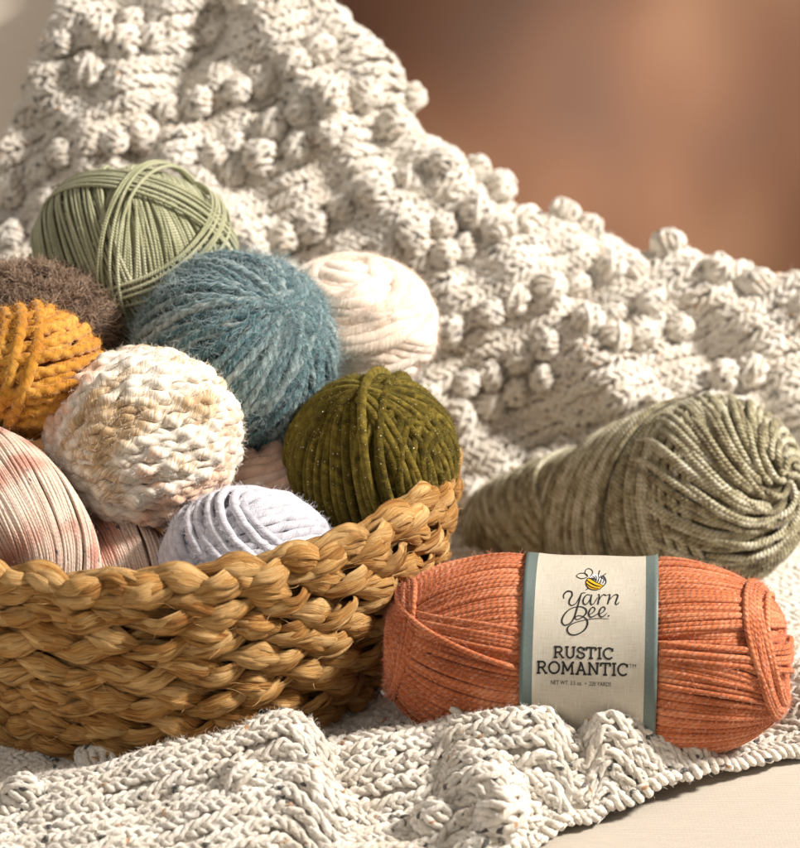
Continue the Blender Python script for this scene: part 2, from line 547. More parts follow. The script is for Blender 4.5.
# --- slub ball
m_slub = yarn_mat("slub_wool", [(0.28, srgb(172, 136, 88)), (0.39, srgb(208, 178, 138)), (0.45, srgb(236, 226, 208)), (0.54, srgb(240, 232, 220)), (0.60, srgb(232, 188, 156)), (0.72, srgb(236, 210, 190))],
                  zone_scale=20, zone_detail=2, ply=2, lobe=8, streak=0.3, fibre=16, plyb=0.0, fibb=0.6, dist=0.001, rough=0.6, spec=0.3, sheen=0.3, groove_shade=0.3, soft=0.15, strand_var=0.1)
yarn_ball("yarn_ball", "chunky thick and thin slub ball in white, tan and peach", "yarn ball", at(145, 436, 0.052), (0.0495, 0.047, 0.0455), 0.0036, [
    dict(k='mer', n=(-0.80, -0.52, 0.12), a=(0, PI), lift=-0.0012, eps=0.12, wob=0.02, slub=0.3, pack=0.9),
    dict(k='mer', n=(-0.80, -0.52, 0.02), a=(0.3, 2.9), lift=0.0014, eps=0.16, wob=0.02, slub=0.34, pack=1.0, jit=0.03),
], m_slub, M=12, step=0.0009, ply=2, pitch=0.019, depth=0.40, lump=0.012,
    fz=[dict(count=12000, length=0.005, radius=0.00006, mat=fibre_mat("slub_fibre", srgb(210, 190, 160), srgb(255, 250, 244)), out=0.9)])

# --- olive chenille
m_olive = yarn_mat("olive_chenille", [(0.25, srgb(54, 44, 6)), (0.5, srgb(92, 77, 18)), (0.75, srgb(130, 112, 44))], zone_scale=260, zone_detail=3, ply=1, lobe=7, streak=0.5,
                   fibre=16, plyb=0.0, fibb=0.9, dist=0.0012, sheen=0.5, sheen_tint=srgb(190, 176, 100), groove_shade=0.35, sparkle=0.13)
yarn_ball("yarn_ball", "dark olive green chenille ball with metallic specks resting on the basket rim", "yarn ball", at(369, 459, 0.082), (0.0455, 0.043, 0.0455), 0.0024, [
    dict(k='mer', n=(-0.12, -0.22, 0.97), a=(0, PI), lift=-0.001, eps=0.05),
    dict(k='mer', n=(-0.05, -0.25, 0.97), a=(0.2, 1.9), lift=0.0018, eps=0.16, ref=(0.9, 0.2, 0), arc=(-2.4, 2.4)),
    dict(k='par', n=(0.85, -0.50, 0.10), lo=0.42, hi=0.985, lift=0.0016, pack=0.95),
    dict(k='par', n=(0.93, -0.30, 0.22), lo=0.28, hi=0.5, lift=0.0042, arc=(-2.2, 2.2), ref=(0.1, -0.9, 0.3)),
], m_olive, M=10, step=0.0016,
    fz=[dict(count=34000, length=0.0026, radius=0.00006, mat=fibre_mat("olive_fibre", srgb(74, 64, 12), srgb(138, 124, 52)), out=1.3, along=0.3, curl=0.2)])

# --- lavender
m_lav = yarn_mat("lavender_wool", [(0.2, srgb(176, 174, 184)), (0.5, srgb(214, 212, 220)), (0.8, srgb(236, 234, 240))], zone_scale=40, ply=1, lobe=9, streak=0.5, fibre=14,
                 plyb=0.0, fibb=0.8, dist=0.001, sheen=0.35, groove_shade=0.25, soft=0.1)
yarn_ball("yarn_ball", "pale lavender grey bulky wool ball by the front rim", "yarn ball", at(249, 560, 0.012), (0.0435, 0.036, 0.036), 0.0025, [
    dict(k='par', n=(-0.3, -0.2, 1), lo=-0.95, hi=0.95, lift=-0.001),
    dict(k='mer', n=(-0.75, -0.62, 0.18), a=(0.2, 3.0), lift=0.0014, eps=0.15, jit=0.05, wob=0.02),
    dict(k='par', n=(0.60, -0.22, 0.76), lo=-0.12, hi=0.8, lift=0.0030, arc=(-2.2, 2.2), ref=(0.2, -0.9, 0.3), pack=0.97),
], m_lav, M=10, step=0.0014, ply=1, pitch=0.012, depth=0.16,
    fz=[dict(count=14000, length=0.005, radius=0.00005, mat=fibre_mat("lavender_fibre", srgb(200, 198, 208), srgb(240, 238, 244)), out=0.9)])

# --- hand-dyed hank: two twists
m_hank = yarn_mat("hand_dyed_hank", [(0.25, srgb(156, 94, 78)), (0.38, srgb(196, 142, 120)), (0.46, srgb(220, 190, 170)), (0.54, srgb(226, 208, 190)), (0.62, srgb(204, 150, 130)), (0.75, srgb(168, 108, 92))],
                  zone_scale=30, zone_detail=2, ply=2, lobe=2.2, streak=0.2, fibre=14, plyb=0.2, fibb=0.3, dist=0.0003, rough=0.6, spec=0.3, sheen=0.2, groove_shade=0.25,
                  fleck=[(srgb(84, 84, 108), 0.022, 0.8, 0.3)], strand_var=0.12)


f_hank = fibre_mat("hank_fibre", srgb(206, 160, 142), srgb(240, 226, 214))


def hank_twist(acc, pts, radii, turns, nstr, r):
    pts = np.array(pts); k = len(pts)
    t = np.linspace(0, k - 1, 90)
    C = np.stack([cr_interp(pts[:, j], t) for j in range(3)], 1)
    Rr = cr_interp(np.array(radii), t)
    T = unit(np.gradient(C, axis=0))
    up = np.array([0.1, -0.3, 1.0])
    E1 = unit(up - T * (T @ up)[:, None]); E2 = np.cross(T, E1)
    a0 = np.linspace(0, 2 * PI, nstr, endpoint=False) + rng.normal(0, 0.02, nstr)
    s = np.linspace(0, 1, 90)
    ang = a0[:, None] + turns * 2 * PI * s[None] + 0.05 * np.sin(7 * s[None] + rng.uniform(0, 6, (nstr, 1)))
    N = np.cos(ang)[..., None] * E1[None] + np.sin(ang)[..., None] * E2[None]
    lump = 1 + 0.035 * np.sin(5 * ang + 3) + 0.03 * np.sin(3 * ang - 9 * s[None])
    rad = Rr[None] * lump + rng.uniform(-0.5, 0.7, (nstr, 1)) * r
    acc.sweep(C[None] + N * rad[..., None], N, r, M=6, taper=False, rnd=(a0 / (2 * PI) * 0.35 + 0.65 * 0.5 + rng.normal(0, 0.05, nstr)))
    rr = np.linspace(0, 2 * PI, 30)
    Nc = np.cos(rr)[None, :, None] * E1[:, None] + np.sin(rr)[None, :, None] * E2[:, None]
    acc.grid((C[:, None] + Nc * (Rr[:, None, None] * 0.93))[None])


def cr_interp(y, t):
    y = np.asarray(y, float); n = len(y)
    i = np.clip(np.floor(t).astype(int), 0, n - 2); f = t - i
    p0 = y[np.clip(i - 1, 0, n - 1)]; p1 = y[i]; p2 = y[i + 1]; p3 = y[np.clip(i + 2, 0, n - 1)]
    return 0.5 * (2 * p1 + (p2 - p0) * f + (2 * p0 - 5 * p1 + 4 * p2 - p3) * f ** 2 + (3 * p1 - p0 - 3 * p2 + p3) * f ** 3)


for lab, pts, rad, tr, ns in (
    ("larger pink and cream hand dyed hank leaning below the mustard ball", [at(-120, 455, 0.050), at(-55, 470, 0.024), at(0, 503, 0.008), at(42, 548, 0.002), at(58, 600, 0.006), at(62, 640, 0.02)], [0.014, 0.0265, 0.0315, 0.0275, 0.021, 0.012], 0.42, 330),
    ("smaller rosy hand dyed hank squeezed below the chunky slub ball", [at(25, 530, 0.075), at(66, 544, 0.056), at(112, 566, 0.036), at(148, 605, 0.022), at(160, 655, 0.02)], [0.012, 0.0225, 0.0295, 0.024, 0.014], 0.38, 290)):
    hk = thing("yarn_hank", pts[3] - np.array([0, 0, 0.03]), lab, "yarn hank", "hand dyed hanks by the front rim")
    a = Acc()
    hank_twist(a, pts, rad, tr, ns, 0.0008)
    a.build("twisted_strands", m_hank, hk)
    fuzz("fuzz", hk, a.all_roots(), keep=facing, count=2500, length=0.004, radius=0.00004, out=0.6, mat=f_hank)

# ------------------------------------------------------------------ basket
BC = np.array([-0.135, 0.108])
RIMZ = 0.110


def bprof(z):
    return np.interp(z, [-0.01, 0.0, 0.012, 0.03, 0.05, 0.075, 0.1, 0.125], [0.121, 0.125, 0.134, 0.144, 0.152, 0.158, 0.162, 0.1635])


b = NB("water_hyacinth")
u, v, r = b.yc()
oc = b.obj()
st = b.noise(b.xyz(b.math('MULTIPLY', u, 0.05), b.math('MULTIPLY', v, 24.0), b.math('MULTIPLY', r, 77.0)), 1.0, 5, 0.75)
big = b.noise(b.xyz(b.math('MULTIPLY', u, 0.035), b.math('MULTIPLY', v, 2.0), b.math('MULTIPLY', r, 50.0)), 1.0, 2, 0.5)
fac = b.math('ADD', b.math('ADD', b.math('MULTIPLY', st, 0.75), b.math('MULTIPLY', big, 0.45)), b.math('MULTIPLY', b.math('SUBTRACT', r, 0.5), 0.16))
c = b.ramp(fac, [(0.33, srgb(78, 42, 14)), (0.45, srgb(154, 100, 46)), (0.57, srgb(198, 147, 82)), (0.76, srgb(234, 194, 134))])
dk = b.rng(b.noise(oc, 55, 3, 0.6), 0.56, 0.72, 1.0, 0.55)
c = b.mix(1.0, c, b.xyz(dk, b.math('POWER', dk, 1.15), b.math('POWER', dk, 1.3)), 'MULTIPLY')
b.l(c, b.bsdf.inputs['Base Color'])
b.bsdf.inputs['Roughness'].default_value = 0.7
b.bsdf.inputs['Specular IOR Level'].default_value = 0.18
b.l(b.bump(st, 1.0, 0.002), b.bsdf.inputs['Normal'])
m_basket = b.m
m_inner = plain_mat("basket_inner", srgb(104, 66, 30), 0.8)

bk = thing("basket", (BC[0], BC[1], 0.0), "round braided water hyacinth basket heaped with yarn balls", "basket")


STRAW = []


def braid_row(z, A, Bd, w, thick, P, phase, lean, name, dz=0.0, rad=None):
    acc = Acc()
    n = 1100
    th = np.linspace(0, 2 * PI, n)
    for k in range(3):
        ph0 = phase + 2 * PI * k / 3
        wob = 0.20 * np.sin(3 * th + rng.uniform(0, 6)) + 0.14 * np.sin(7 * th + rng.uniform(0, 6))
        wob -= wob[0] + (wob[-1] - wob[0]) * th / (2 * PI)
        q = P * th + ph0 + wob
        lat = A * np.sin(q) * (1 + 0.07 * np.sin(5 * th + k))
        dep = -Bd * np.sin(2 * q) + 0.0008 * np.sin(11 * th + 2 * k)
        zz = z + lat * math.cos(lean) + dz * np.sin(th * 2 + 1)
        R = (bprof(z + lat * math.cos(lean)) if rad is None else rad) + dep * math.cos(lean) - lat * math.sin(lean)
        zz = zz + dep * math.sin(lean)
        zz = zz * (1 + 0.085 * np.clip(np.cos(th - 0.15), 0, 1) ** 1.5)
        Pp = np.stack([BC[0] + R * np.cos(th), BC[1] + R * np.sin(th), zz], 1)
        slope = 0.25
        N = unit(np.stack([np.cos(th) * math.cos(lean - slope), np.sin(th) * math.cos(lean - slope), np.full(n, math.sin(lean - slope))], 1))
        # lobes are fullest where the strand lies in front, and lean over the edge
        front = np.clip(-np.sin(2 * q), 0, 1)
        N = unit(N + (np.sign(np.sin(q)) * 0.35 * front)[:, None] * np.array([0, 0, 1.0]))
        ww = w * (0.62 + 0.48 * front + 0.08 * np.sin(9 * th + k * 2))
        T = unit(np.gradient(Pp, axis=0)); W_ = unit(np.cross(T, N)); Nn = np.cross(W_, T)
        # each strand of the braid is a folded bundle of flat dry leaves
        ns = 5
        for j in range(ns):
            c0 = (j - (ns - 1) / 2) / ((ns - 1) / 2)
            g = rng.uniform(0, 6, 6)
            tw_ = 0.15 * np.sin(23 * th + g[0]) + 0.10 * np.sin(47 * th + g[1]) + 0.05 * np.sin(90 * th + g[4])
            a_ = np.clip(c0 + tw_, -1.15, 1.15)
            hgt = np.sqrt(np.clip(1.25 - a_ ** 2, 0.02, 2)) - 0.4 + 0.22 * np.sin(31 * th + g[2]) + 0.12 * np.sin(70 * th + g[5])
            C = Pp + W_ * (a_ * ww * 0.70)[:, None] + Nn * (hgt * thick * 0.75)[:, None]
            NN = unit(Nn + W_ * (a_ * 0.75 + 0.35 * np.sin(19 * th + g[3]))[:, None])
            lw = ww * (0.44 + 0.10 * np.sin(27 * th + g[3]))
            def groove(ph, uu, rn):
                return (0.06 * np.sin(7 * ph + 60 * uu + g[1]) + 0.05 * np.sin(12 * ph - 55 * uu + g[2]))
            acc.sweep(C[None], NN[None], lw[None], M=13, squash=(0.36, 1.0), taper=False, groove=groove)
    o = acc.build(name, m_basket, bk)
    STRAW.append(acc.all_roots())
    return o


zs = [0.0105, 0.0275, 0.0445, 0.0615, 0.0785, 0.0945]
for i, z in enumerate(zs):
    braid_row(z, 0.0058, 0.0040, 0.0063, 0.0031, 10.0, i * 1.9, 0.0, "braid_row", dz=0.0006)
rm = braid_row(RIMZ - 0.002, 0.0048, 0.0038, 0.0072, 0.0040, 11, 0.7, 0.55, "rim", dz=0.001, rad=0.1612)
fuzz("loose_fibres", bk, [np.concatenate([q[i] for q in STRAW]) for i in range(4)], keep=facing, count=1500, length=0.011, radius=0.00010, out=0.35, along=1.0, curl=0.25,
     mat=fibre_mat("straw_fibre", srgb(150, 104, 54), srgb(222, 186, 132)))
# inner wall and base
zz = np.linspace(0.004, RIMZ - 0.002, 16); th = np.linspace(0, 2 * PI, 97)
Pp = np.stack([BC[0] + (bprof(zz)[:, None] - 0.006) * np.cos(th)[None], BC[1] + (bprof(zz)[:, None] - 0.006) * np.sin(th)[None], np.repeat(zz[:, None], 97, 1)], -1)
mesh_obj("inner_wall", Pp.reshape(-1, 3), grid_faces(16, 97), m_inner, bk)
rr_ = np.linspace(0.001, 0.115, 12)
Pp = np.stack([BC[0] + rr_[:, None] * np.cos(th)[None], BC[1] + rr_[:, None] * np.sin(th)[None], np.full((12, 97), 0.006)], -1)
mesh_obj("base", Pp.reshape(-1, 3), grid_faces(12, 97), m_inner, bk)

# ------------------------------------------------------------------ orange skein with label
YAW = math.radians(6.6)
SC = np.array([0.0925, 0.0, 0.0505])
SX = np.array([math.cos(YAW), -math.sin(YAW), 0.012]); SX = SX / np.linalg.norm(SX)
SF = unit(np.cross(SX, [0, 0, 1]))          # toward the back
SF = -SF if SF[1] > 0 else SF               # front, toward the viewer
SZ = unit(np.cross(SF, SX)); SZ = SZ if SZ[2] > 0 else -SZ
SR = (0.0995, 0.0505)
E_ = 0.72
LR = SR[1] * (1 - 0.085) + 0.0030
LC = 0.0025


def skein_rad(x):
    """radius of the skein at x along its axis (without strands)"""
    return 1 - 0.085 * np.exp(-(np.asarray(x) / 0.034) ** 4)


def skein_shape(d):
    dl = np.stack([d @ SX, d @ SF, d @ SZ], -1)
    sx = np.clip(dl[..., 0], -1, 1); rho = np.sqrt(np.maximum(1 - sx ** 2, 0))
    x = SR[0] * np.sign(sx) * np.abs(sx) ** E_
    rr = SR[1] * rho ** E_ * skein_rad(x)
    dirv = dl[..., 1:] / np.maximum(rho, 1e-9)[..., None]
    P = SC + x[..., None] * SX + rr[..., None] * (dirv[..., :1] * SF + dirv[..., 1:] * SZ)
    N = unit((sx * 0.9)[..., None] * SX * (SR[1] / SR[0]) + (rho)[..., None] * (dirv[..., :1] * SF + dirv[..., 1:] * SZ) + (np.sign(sx) * np.abs(sx) ** 3)[..., None] * SX * 0.8)
    return P - N * 0.0012, N


def skd(x, f, z): return x * SX + f * SF + z * SZ


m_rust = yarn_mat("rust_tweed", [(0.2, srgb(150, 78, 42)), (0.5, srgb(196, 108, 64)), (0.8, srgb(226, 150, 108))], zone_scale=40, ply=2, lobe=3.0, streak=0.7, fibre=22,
                  plyb=0.6, fibb=0.6, dist=0.0008, sheen=0.3, sheen_tint=srgb(255, 200, 170), groove_shade=0.26, heather=(srgb(230, 196, 178), 0.8))
sk = thing("yarn_skein", SC - np.array([0, 0, SR[1]]), "rusty orange tweed wool skein wrapped in a pale paper label", "yarn skein")
a = Acc()
PX = tuple(SX)
def under_label(P, rr):
    d = P - SC; x = d @ SX; rad = d - x[..., None] * SX; L = np.linalg.norm(rad, axis=-1)
    lim = LR - rr * 1.25 - 0.0004 + np.clip((np.abs(x - LC) - 0.0325) * 1.2, 0, 0.05)
    return SC + x[..., None] * SX + rad * (np.minimum(L, lim) / np.maximum(L, 1e-9))[..., None]


wind(a, skein_shape, 0.072, 0.00145, [
    dict(k='mer', n=PX, a=(0, PI), ref=tuple(SZ), eps=0.10, jit=0.04, lift=-0.0012, pack=0.72, wob=0.012),
    dict(k='mer', n=PX, a=(-0.35, 1.05), ref=tuple(SF), eps=0.26, jit=0.02, lift=0.0008, pack=1.06, lj=0.5, wob=0.006),
    dict(k='mer', n=PX, a=(1.0, 2.6), ref=tuple(SF), eps=-0.28, jit=0.02, lift=0.0014, pack=1.06, lj=0.5, wob=0.006),
    # bundle lying across the right half and the turns binding the ends
    dict(k='par', n=tuple(skd(0.14, -0.30, 0.94)), lo=0.12, hi=0.26, lift=0.0026, arc=(-0.2, 1.9), ref=tuple(skd(0, 1, 0.2)), pack=0.6, wob=0.004),
    dict(k='par', n=tuple(skd(0.97, 0.10, 0.22)), lo=0.84, hi=0.91, lift=0.0035, arc=(-2.9, 2.9), ref=tuple(SF), pack=0.4, wob=0.006),
    dict(k='par', n=tuple(skd(-0.98, 0.10, 0.16)), lo=0.88, hi=0.93, lift=0.003, arc=(-2.9, 2.9), ref=tuple(SF), pack=0.5, wob=0.006),
    dict(k='par', n=tuple(skd(0.42, -0.12, 0.90)), lo=0.0, hi=0.02, lift=0.004, arc=(-2.2, 0.15), ref=tuple(SF), wob=0.0),
], M=8, step=0.0016, post=under_label)
cr_ = Acc(); core(cr_, skein_shape, 0.0012)
a.V += cr_.V; a.F += [f + a.n for f in cr_.F]; a.Y += cr_.Y; a.n += cr_.n
a.build("wound_strands", m_rust, sk)
fuzz("fuzz", sk, a.all_roots(), keep=facing, count=26000, length=0.005, radius=0.00005, out=0.8, along=0.8,
     mat=fibre_mat("rust_fibre", srgb(200, 96, 54), srgb(240, 190, 165)))

# label band


def label_pt(a_, ang, lift=0.0):
    """a_ metres along the axis from the label's middle, ang radians round from the front"""
    a_ = np.asarray(a_, float); ang = np.asarray(ang, float)
    R = LR + lift + 0.0005 * np.sin(3 * ang + 1) + 0.00035 * np.sin(7 * ang + 90 * a_) * np.sin(60 * a_ + 1.3) + 0.0006 * np.exp(-((np.abs(a_) - 0.0325) / 0.004) ** 2) * np.sin(5 * ang + 2 + 30 * a_) + 0.0016 * (np.abs(a_) / 0.0325) ** 4
    return SC + (a_ + LC)[..., None] * SX + R[..., None] * (np.cos(ang)[..., None] * SF + np.sin(ang)[..., None] * SZ)


b = NB("label_paper")
oc = b.obj()
a1 = b.n('ShaderNodeAttribute', attribute_name="yc"); s_ = b.n('ShaderNodeSeparateXYZ'); b.l(a1.outputs['Vector'], s_.inputs[0])
n1 = b.noise(b.xyz(b.math('MULTIPLY', s_.outputs[0], 3.2), b.math('MULTIPLY', s_.outputs[1], 0.12), 0.0), 1.0, 2)
n2 = b.noise(b.xyz(b.math('MULTIPLY', s_.outputs[0], 0.12), b.math('MULTIPLY', s_.outputs[1], 3.2), 5.0), 1.0, 2)
hh = b.math('ADD', n1, n2)
b.l(b.ramp(b.rng(hh, 0.6, 1.4, 0, 1), [(0, srgb(172, 164, 148)), (1, srgb(202, 195, 180))]), b.bsdf.inputs['Base Color'])
b.bsdf.inputs['Roughness'].default_value = 0.55
b.bsdf.inputs['Specular IOR Level'].default_value = 0.35
b.l(b.bump(hh, 0.15, 0.0003), b.bsdf.inputs['Normal'])
m_paper = b.m
m_stripe = plain_mat("label_stripe", srgb(96, 108, 104), 0.5, 0.35)
m_ink = plain_mat("label_ink", srgb(30, 28, 26), 0.5, 0.3)
m_yel = plain_mat("label_yellow", srgb(236, 176, 28), 0.5, 0.3)
m_wht = plain_mat("label_white", srgb(232, 230, 226), 0.5, 0.3)
m_grey = plain_mat("label_grey", srgb(120, 118, 114), 0.5, 0.3)
aa = np.concatenate([np.linspace(-0.0325, -0.0265, 4), np.linspace(-0.0265, 0.0265, 24)[1:-1], np.linspace(0.0265, 0.0325, 4)])
an = np.linspace(-PI, PI, 181)
G = label_pt(aa[:, None] + 0 * an[None], an[None] + 0 * aa[:, None])
G2 = label_pt(aa[:, None] + 0 * an[None], an[None] + 0 * aa[:, None], -0.0004)
F = grid_faces(len(aa), 181)
mi = np.where((np.arange(len(aa) - 1) < 3) | (np.arange(len(aa) - 1) >= len(aa) - 4), 1, 0).repeat(180)
V = np.concatenate([G.reshape(-1, 3), G2.reshape(-1, 3)])
n0 = G.shape[0] * 181
F2 = F[:, ::-1] + n0
j = np.arange(180)
E1f = np.stack([j, j + 1, j + 1 + n0, j + n0], 1)
lb = (len(aa) - 1) * 181
E2f = np.stack([lb + j, lb + j + n0, lb + j + 1 + n0, lb + j + 1], 1)
ycl = np.zeros((len(V), 3))
ycl[:n0, 0] = (aa[:, None] * 1000 + 0 * an[None]).ravel(); ycl[:n0, 1] = (an[None] * LR * 1000 + 0 * aa[:, None]).ravel()
ycl[n0:] = ycl[:n0]
label = mesh_obj("label", V, np.concatenate([F, F2, E1f, E2f]), [m_paper, m_stripe], sk, yc=ycl,
                 midx=np.concatenate([mi, mi, np.ones(180), np.ones(180)]))
label["label"] = "pale linen textured paper label with grey border stripes"

# artwork on the label, drawn in the flat label's own units (photo-size units, then wrapped round)
AX, AY = proj(SC)
ELEV = math.atan2(CAM[2] - SC[2], SC[1] - CAM[1])
MMPX = 5.0e-4 * float((SC - CAM) @ FW)


def art(xy, lift=0.00018):
    xy = np.asarray(xy, float)
    dx = (xy[..., 0] - AX) * MMPX
    h = (AY - xy[..., 1]) * MMPX + dx * math.tan(YAW) * math.sin(ELEV)
    s = np.clip(h / LR, -0.98, 0.98)
    q = LR * np.sqrt(1 - s ** 2)
    a_ = (dx + math.sin(YAW) * q * math.cos(0)) / math.cos(YAW) - LC
    return label_pt(a_, np.arcsin(s) + ELEV, lift)


class Art:
    def __init__(self): self.V, self.F, self.m = [], [], []

    def poly(self, pts, m=0, lift=0.00018):
        o = sum(len(v) for v in self.V)
        self.V.append(art(pts, lift)); self.F.append(list(range(o, o + len(pts)))); self.m.append(m)

    def stroke(self, pts, w, m=0, smooth=True, lift=0.00018):
        pts = np.asarray(pts, float)
        if smooth and len(pts) > 2:
            t = np.linspace(0, len(pts) - 1, (len(pts) - 1) * 7 + 1)
            w = cr_interp(np.broadcast_to(np.asarray(w, float), (len(pts),)), t)
            pts = np.stack([cr_interp(pts[:, k], t) for k in (0, 1)], 1)
        elif len(pts) == 2:
            t = np.linspace(0, 1, 5); pts = pts[0] + (pts[1] - pts[0]) * t[:, None]
        w = np.broadcast_to(np.asarray(w, float), (len(pts),))
        T = unit(np.gradient(pts, axis=0)); Nn = np.stack([-T[:, 1], T[:, 0]], 1)
        L = pts + Nn * w[:, None] / 2; R = pts - Nn * w[:, None] / 2
        o = sum(len(v) for v in self.V); n = len(pts)
        self.V += [art(L, lift), art(R, lift)]
        for i in range(n - 1):
            self.F.append([o + i, o + i + 1, o + n + i + 1, o + n + i]); self.m.append(m)

    def build(self, name, mats, parent):
        return mesh_obj(name, np.concatenate(self.V), self.F, mats, parent, midx=self.m, smooth=False)


def arc(cx, cy, rx, ry, a0, a1, n=14):
    t = np.radians(np.linspace(a0, a1, n))
    return [(cx + rx * math.cos(q), cy + ry * math.sin(q)) for q in t]


SER = {
    'R': (0.86, [[(.13, 0), (.13, 1)], [(-.02, 0), (.31, 0)], [(-.02, 1), (.2, 1)], [(.13, 1)] + arc(.42, .75, .24, .25, 90, -90) + [(.13, .5)], [(.4, .5), (.74, 0)], [(.64, 0), (.88, 0)]]),
    'U': (0.88, [[(-.02, 1), (.30, 1)], [(.56, 1), (.88, 1)], [(.14, 1), (.14, .36)] + arc(.43, .33, .29, .33, 180, 360) + [(.72, .36), (.72, 1)]]),
    'S': (0.70, [[(.60, .70), (.57, .86), (.36, 1.0), (.14, .92), (.09, .73), (.22, .58), (.38, .50), (.56, .42), (.65, .25), (.56, .07), (.35, 0), (.13, .08), (.07, .30)], [(.63, 1.0), (.62, .70)], [(.05, 0), (.06, .30)]]),
    'T': (0.86, [[(0, 1), (.84, 1)], [(.03, 1.04), (.03, .72)], [(.81, 1.04), (.81, .72)], [(.42, 1), (.42, 0)], [(.24, 0), (.60, 0)]]),
    'I': (0.40, [[(.19, 0), (.19, 1)], [(0, 0), (.38, 0)], [(0, 1), (.38, 1)]]),
    'C': (0.86, [arc(.46, .5, .42, .5, 48, 318, 22), [(.78, 1.0), (.77, .68)]]),
    'O': (0.98, [arc(.48, .5, .43, .5, 0, 360, 26)]),
    'M': (1.12, [[(.15, 0), (.18, 1)], [(.16, 1), (.54, .22)], [(.54, .22), (.92, 1)], [(.90, 1), (.94, 0)], [(0, 0), (.30, 0)], [(.78, 0), (1.10, 0)], [(.02, 1), (.2, 1)], [(.9, 1), (1.08, 1)]]),
    'A': (0.94, [[(.14, 0), (.45, 1)], [(.45, 1), (.80, 0)], [(.26, .34), (.67, .34)], [(-.02, 0), (.28, 0)], [(.64, 0), (.96, 0)], [(.30, 1), (.48, 1)]]),
    'N': (0.94, [[(.14, 0), (.14, 1)], [(.14, 1), (.78, 0)], [(.78, 0), (.78, 1)], [(-.02, 0), (.30, 0)], [(-.02, 1), (.2, 1)], [(.62, 1), (.94, 1)]]),
}


def slab_text(A_, txt, x0, y0, x1, y1, h, w):
    tot = sum(SER[c][0] for c in txt) + 0.10 * (len(txt) - 1)
    k = (x1 - x0) / tot
    cx = 0.0
    for c in txt:
        wd, strokes = SER[c]
        for s in strokes:
            pts = []
            for (x, y) in s:
                X = (cx + x) * k
                pts.append((x0 + X, y0 + (y1 - y0) * X / (x1 - x0) - y * h))
            A_.stroke(pts, w, smooth=(len(s) > 4))
        cx += wd + 0.10


L_ = Art()
slab_text(L_, "RUSTIC", 546.3, 656.6, 602.2, 658.8, 10.0, 1.75)
slab_text(L_, "ROMANTIC", 530.8, 670.8, 616.2, 674.3, 10.6, 1.85)
L_.build("lettering", [m_ink], label)


def font_text(A_, txt, x0, y0, x1, y1, h):
    cu = bpy.data.curves.new("text", 'FONT'); cu.body = txt; cu.resolution_u = 3
    o = bpy.data.objects.new("text", cu); col.objects.link(o)
    bpy.context.view_layer.update()
    me = bpy.data.meshes.new_from_object(o.evaluated_get(bpy.context.evaluated_depsgraph_get()))
    vs = np.array([v.co[:] for v in me.vertices]); fs = [list(p.vertices) for p in me.polygons]
    bpy.data.objects.remove(o); bpy.data.curves.remove(cu); bpy.data.meshes.remove(me)
    w = vs[:, 0].max() - vs[:, 0].min()
    X = (vs[:, 0] - vs[:, 0].min()) / w
    xy = np.stack([x0 + X * (x1 - x0), y0 + (y1 - y0) * X - vs[:, 1] / 0.7 * h], 1)
    o_ = sum(len(v) for v in A_.V)
    A_.V.append(art(xy))
    for f in fs: A_.F.append([o_ + i for i in f]); A_.m.append(0)


L_ = Art()
font_text(L_, "NET WT. 3.5 oz.  \u2022  220 YARDS", 544.3, 681.8, 601.0, 684.2, 3.9)
font_text(L_, "TM", 617.0, 666.9, 623.6, 667.2, 3.4)
L_.build("small_lettering", [m_ink], label)

z = lambda pts: [(545 + x / 10, 560 + y / 10) for x, y in pts]
L_ = Art()
W = 1.25
L_.stroke(z([(108, 402), (106, 365), (140, 332), (180, 336), (186, 372), (162, 412), (156, 450), (182, 470), (222, 448), (252, 400), (278, 355)]), [.7, 1.2, 1.4, 1.3, 1.5, 1.6, 1.4, 1.0, .8, .9, 1.0])
L_.stroke(z([(278, 352), (252, 430), (226, 510), (200, 590), (162, 643), (112, 662), (84, 630), (96, 578), (142, 520), (200, 490), (262, 484), (306, 502), (318, 538), (290, 576), (240, 606), (213, 600), (226, 574), (268, 574), (312, 600), (327, 640), (310, 692), (262, 736), (200, 757), (152, 742), (135, 702), (160, 662), (230, 630), (330, 608), (430, 600), (530, 608)]),
          [.9, 1.3, 1.6, 1.5, 1.2, 1.2, 1.5, 1.5, 1.1, .8, .9, 1.4, 1.6, 1.1, .8, .8, .8, .8, 1.3, 1.7, 1.6, 1.2, 1.2, 1.5, 1.5, 1.1, .7, .6, .6, .4])
L_.stroke(z([(278, 355), (298, 350), (318, 352)]), [.9, .7, .5])
L_.stroke(z([(362, 374), (325, 372), (292, 415), (294, 455), (322, 460), (356, 415), (374, 370), (360, 425), (364, 465), (392, 455), (428, 400)]), [.7, .9, 1.4, 1.4, .9, .7, 1.2, 1.5, 1.2, .7, .7])
L_.stroke(z([(430, 372), (446, 372), (442, 410), (428, 466)]), [.7, .9, 1.4, 1.4])
L_.stroke(z([(436, 440), (462, 392), (490, 372), (510, 384)]), [.6, .7, 1.1, 1.0])
L_.stroke(z([(510, 384), (536, 372), (546, 382), (522, 466)]), [.5, .7, 1.3, 1.4])
L_.stroke(z([(530, 440), (566, 396), (600, 374), (622, 380), (610, 420), (596, 458), (610, 472), (632, 448)]), [.6, .7, 1.0, 1.4, 1.5, 1.3, .9, .6])
L_.stroke(z([(340, 562), (380, 542), (400, 510), (382, 490), (352, 516), (338, 558), (358, 586), (398, 572), (440, 545)]), [.6, .8, 1.1, .9, 1.3, 1.5, 1.2, .8, .6])
L_.stroke(z([(440, 558), (478, 538), (496, 508), (478, 490), (450, 514), (436, 558), (456, 586), (490, 574), (512, 550)]), [.6, .8, 1.1, .9, 1.3, 1.5, 1.2, .8, .5])
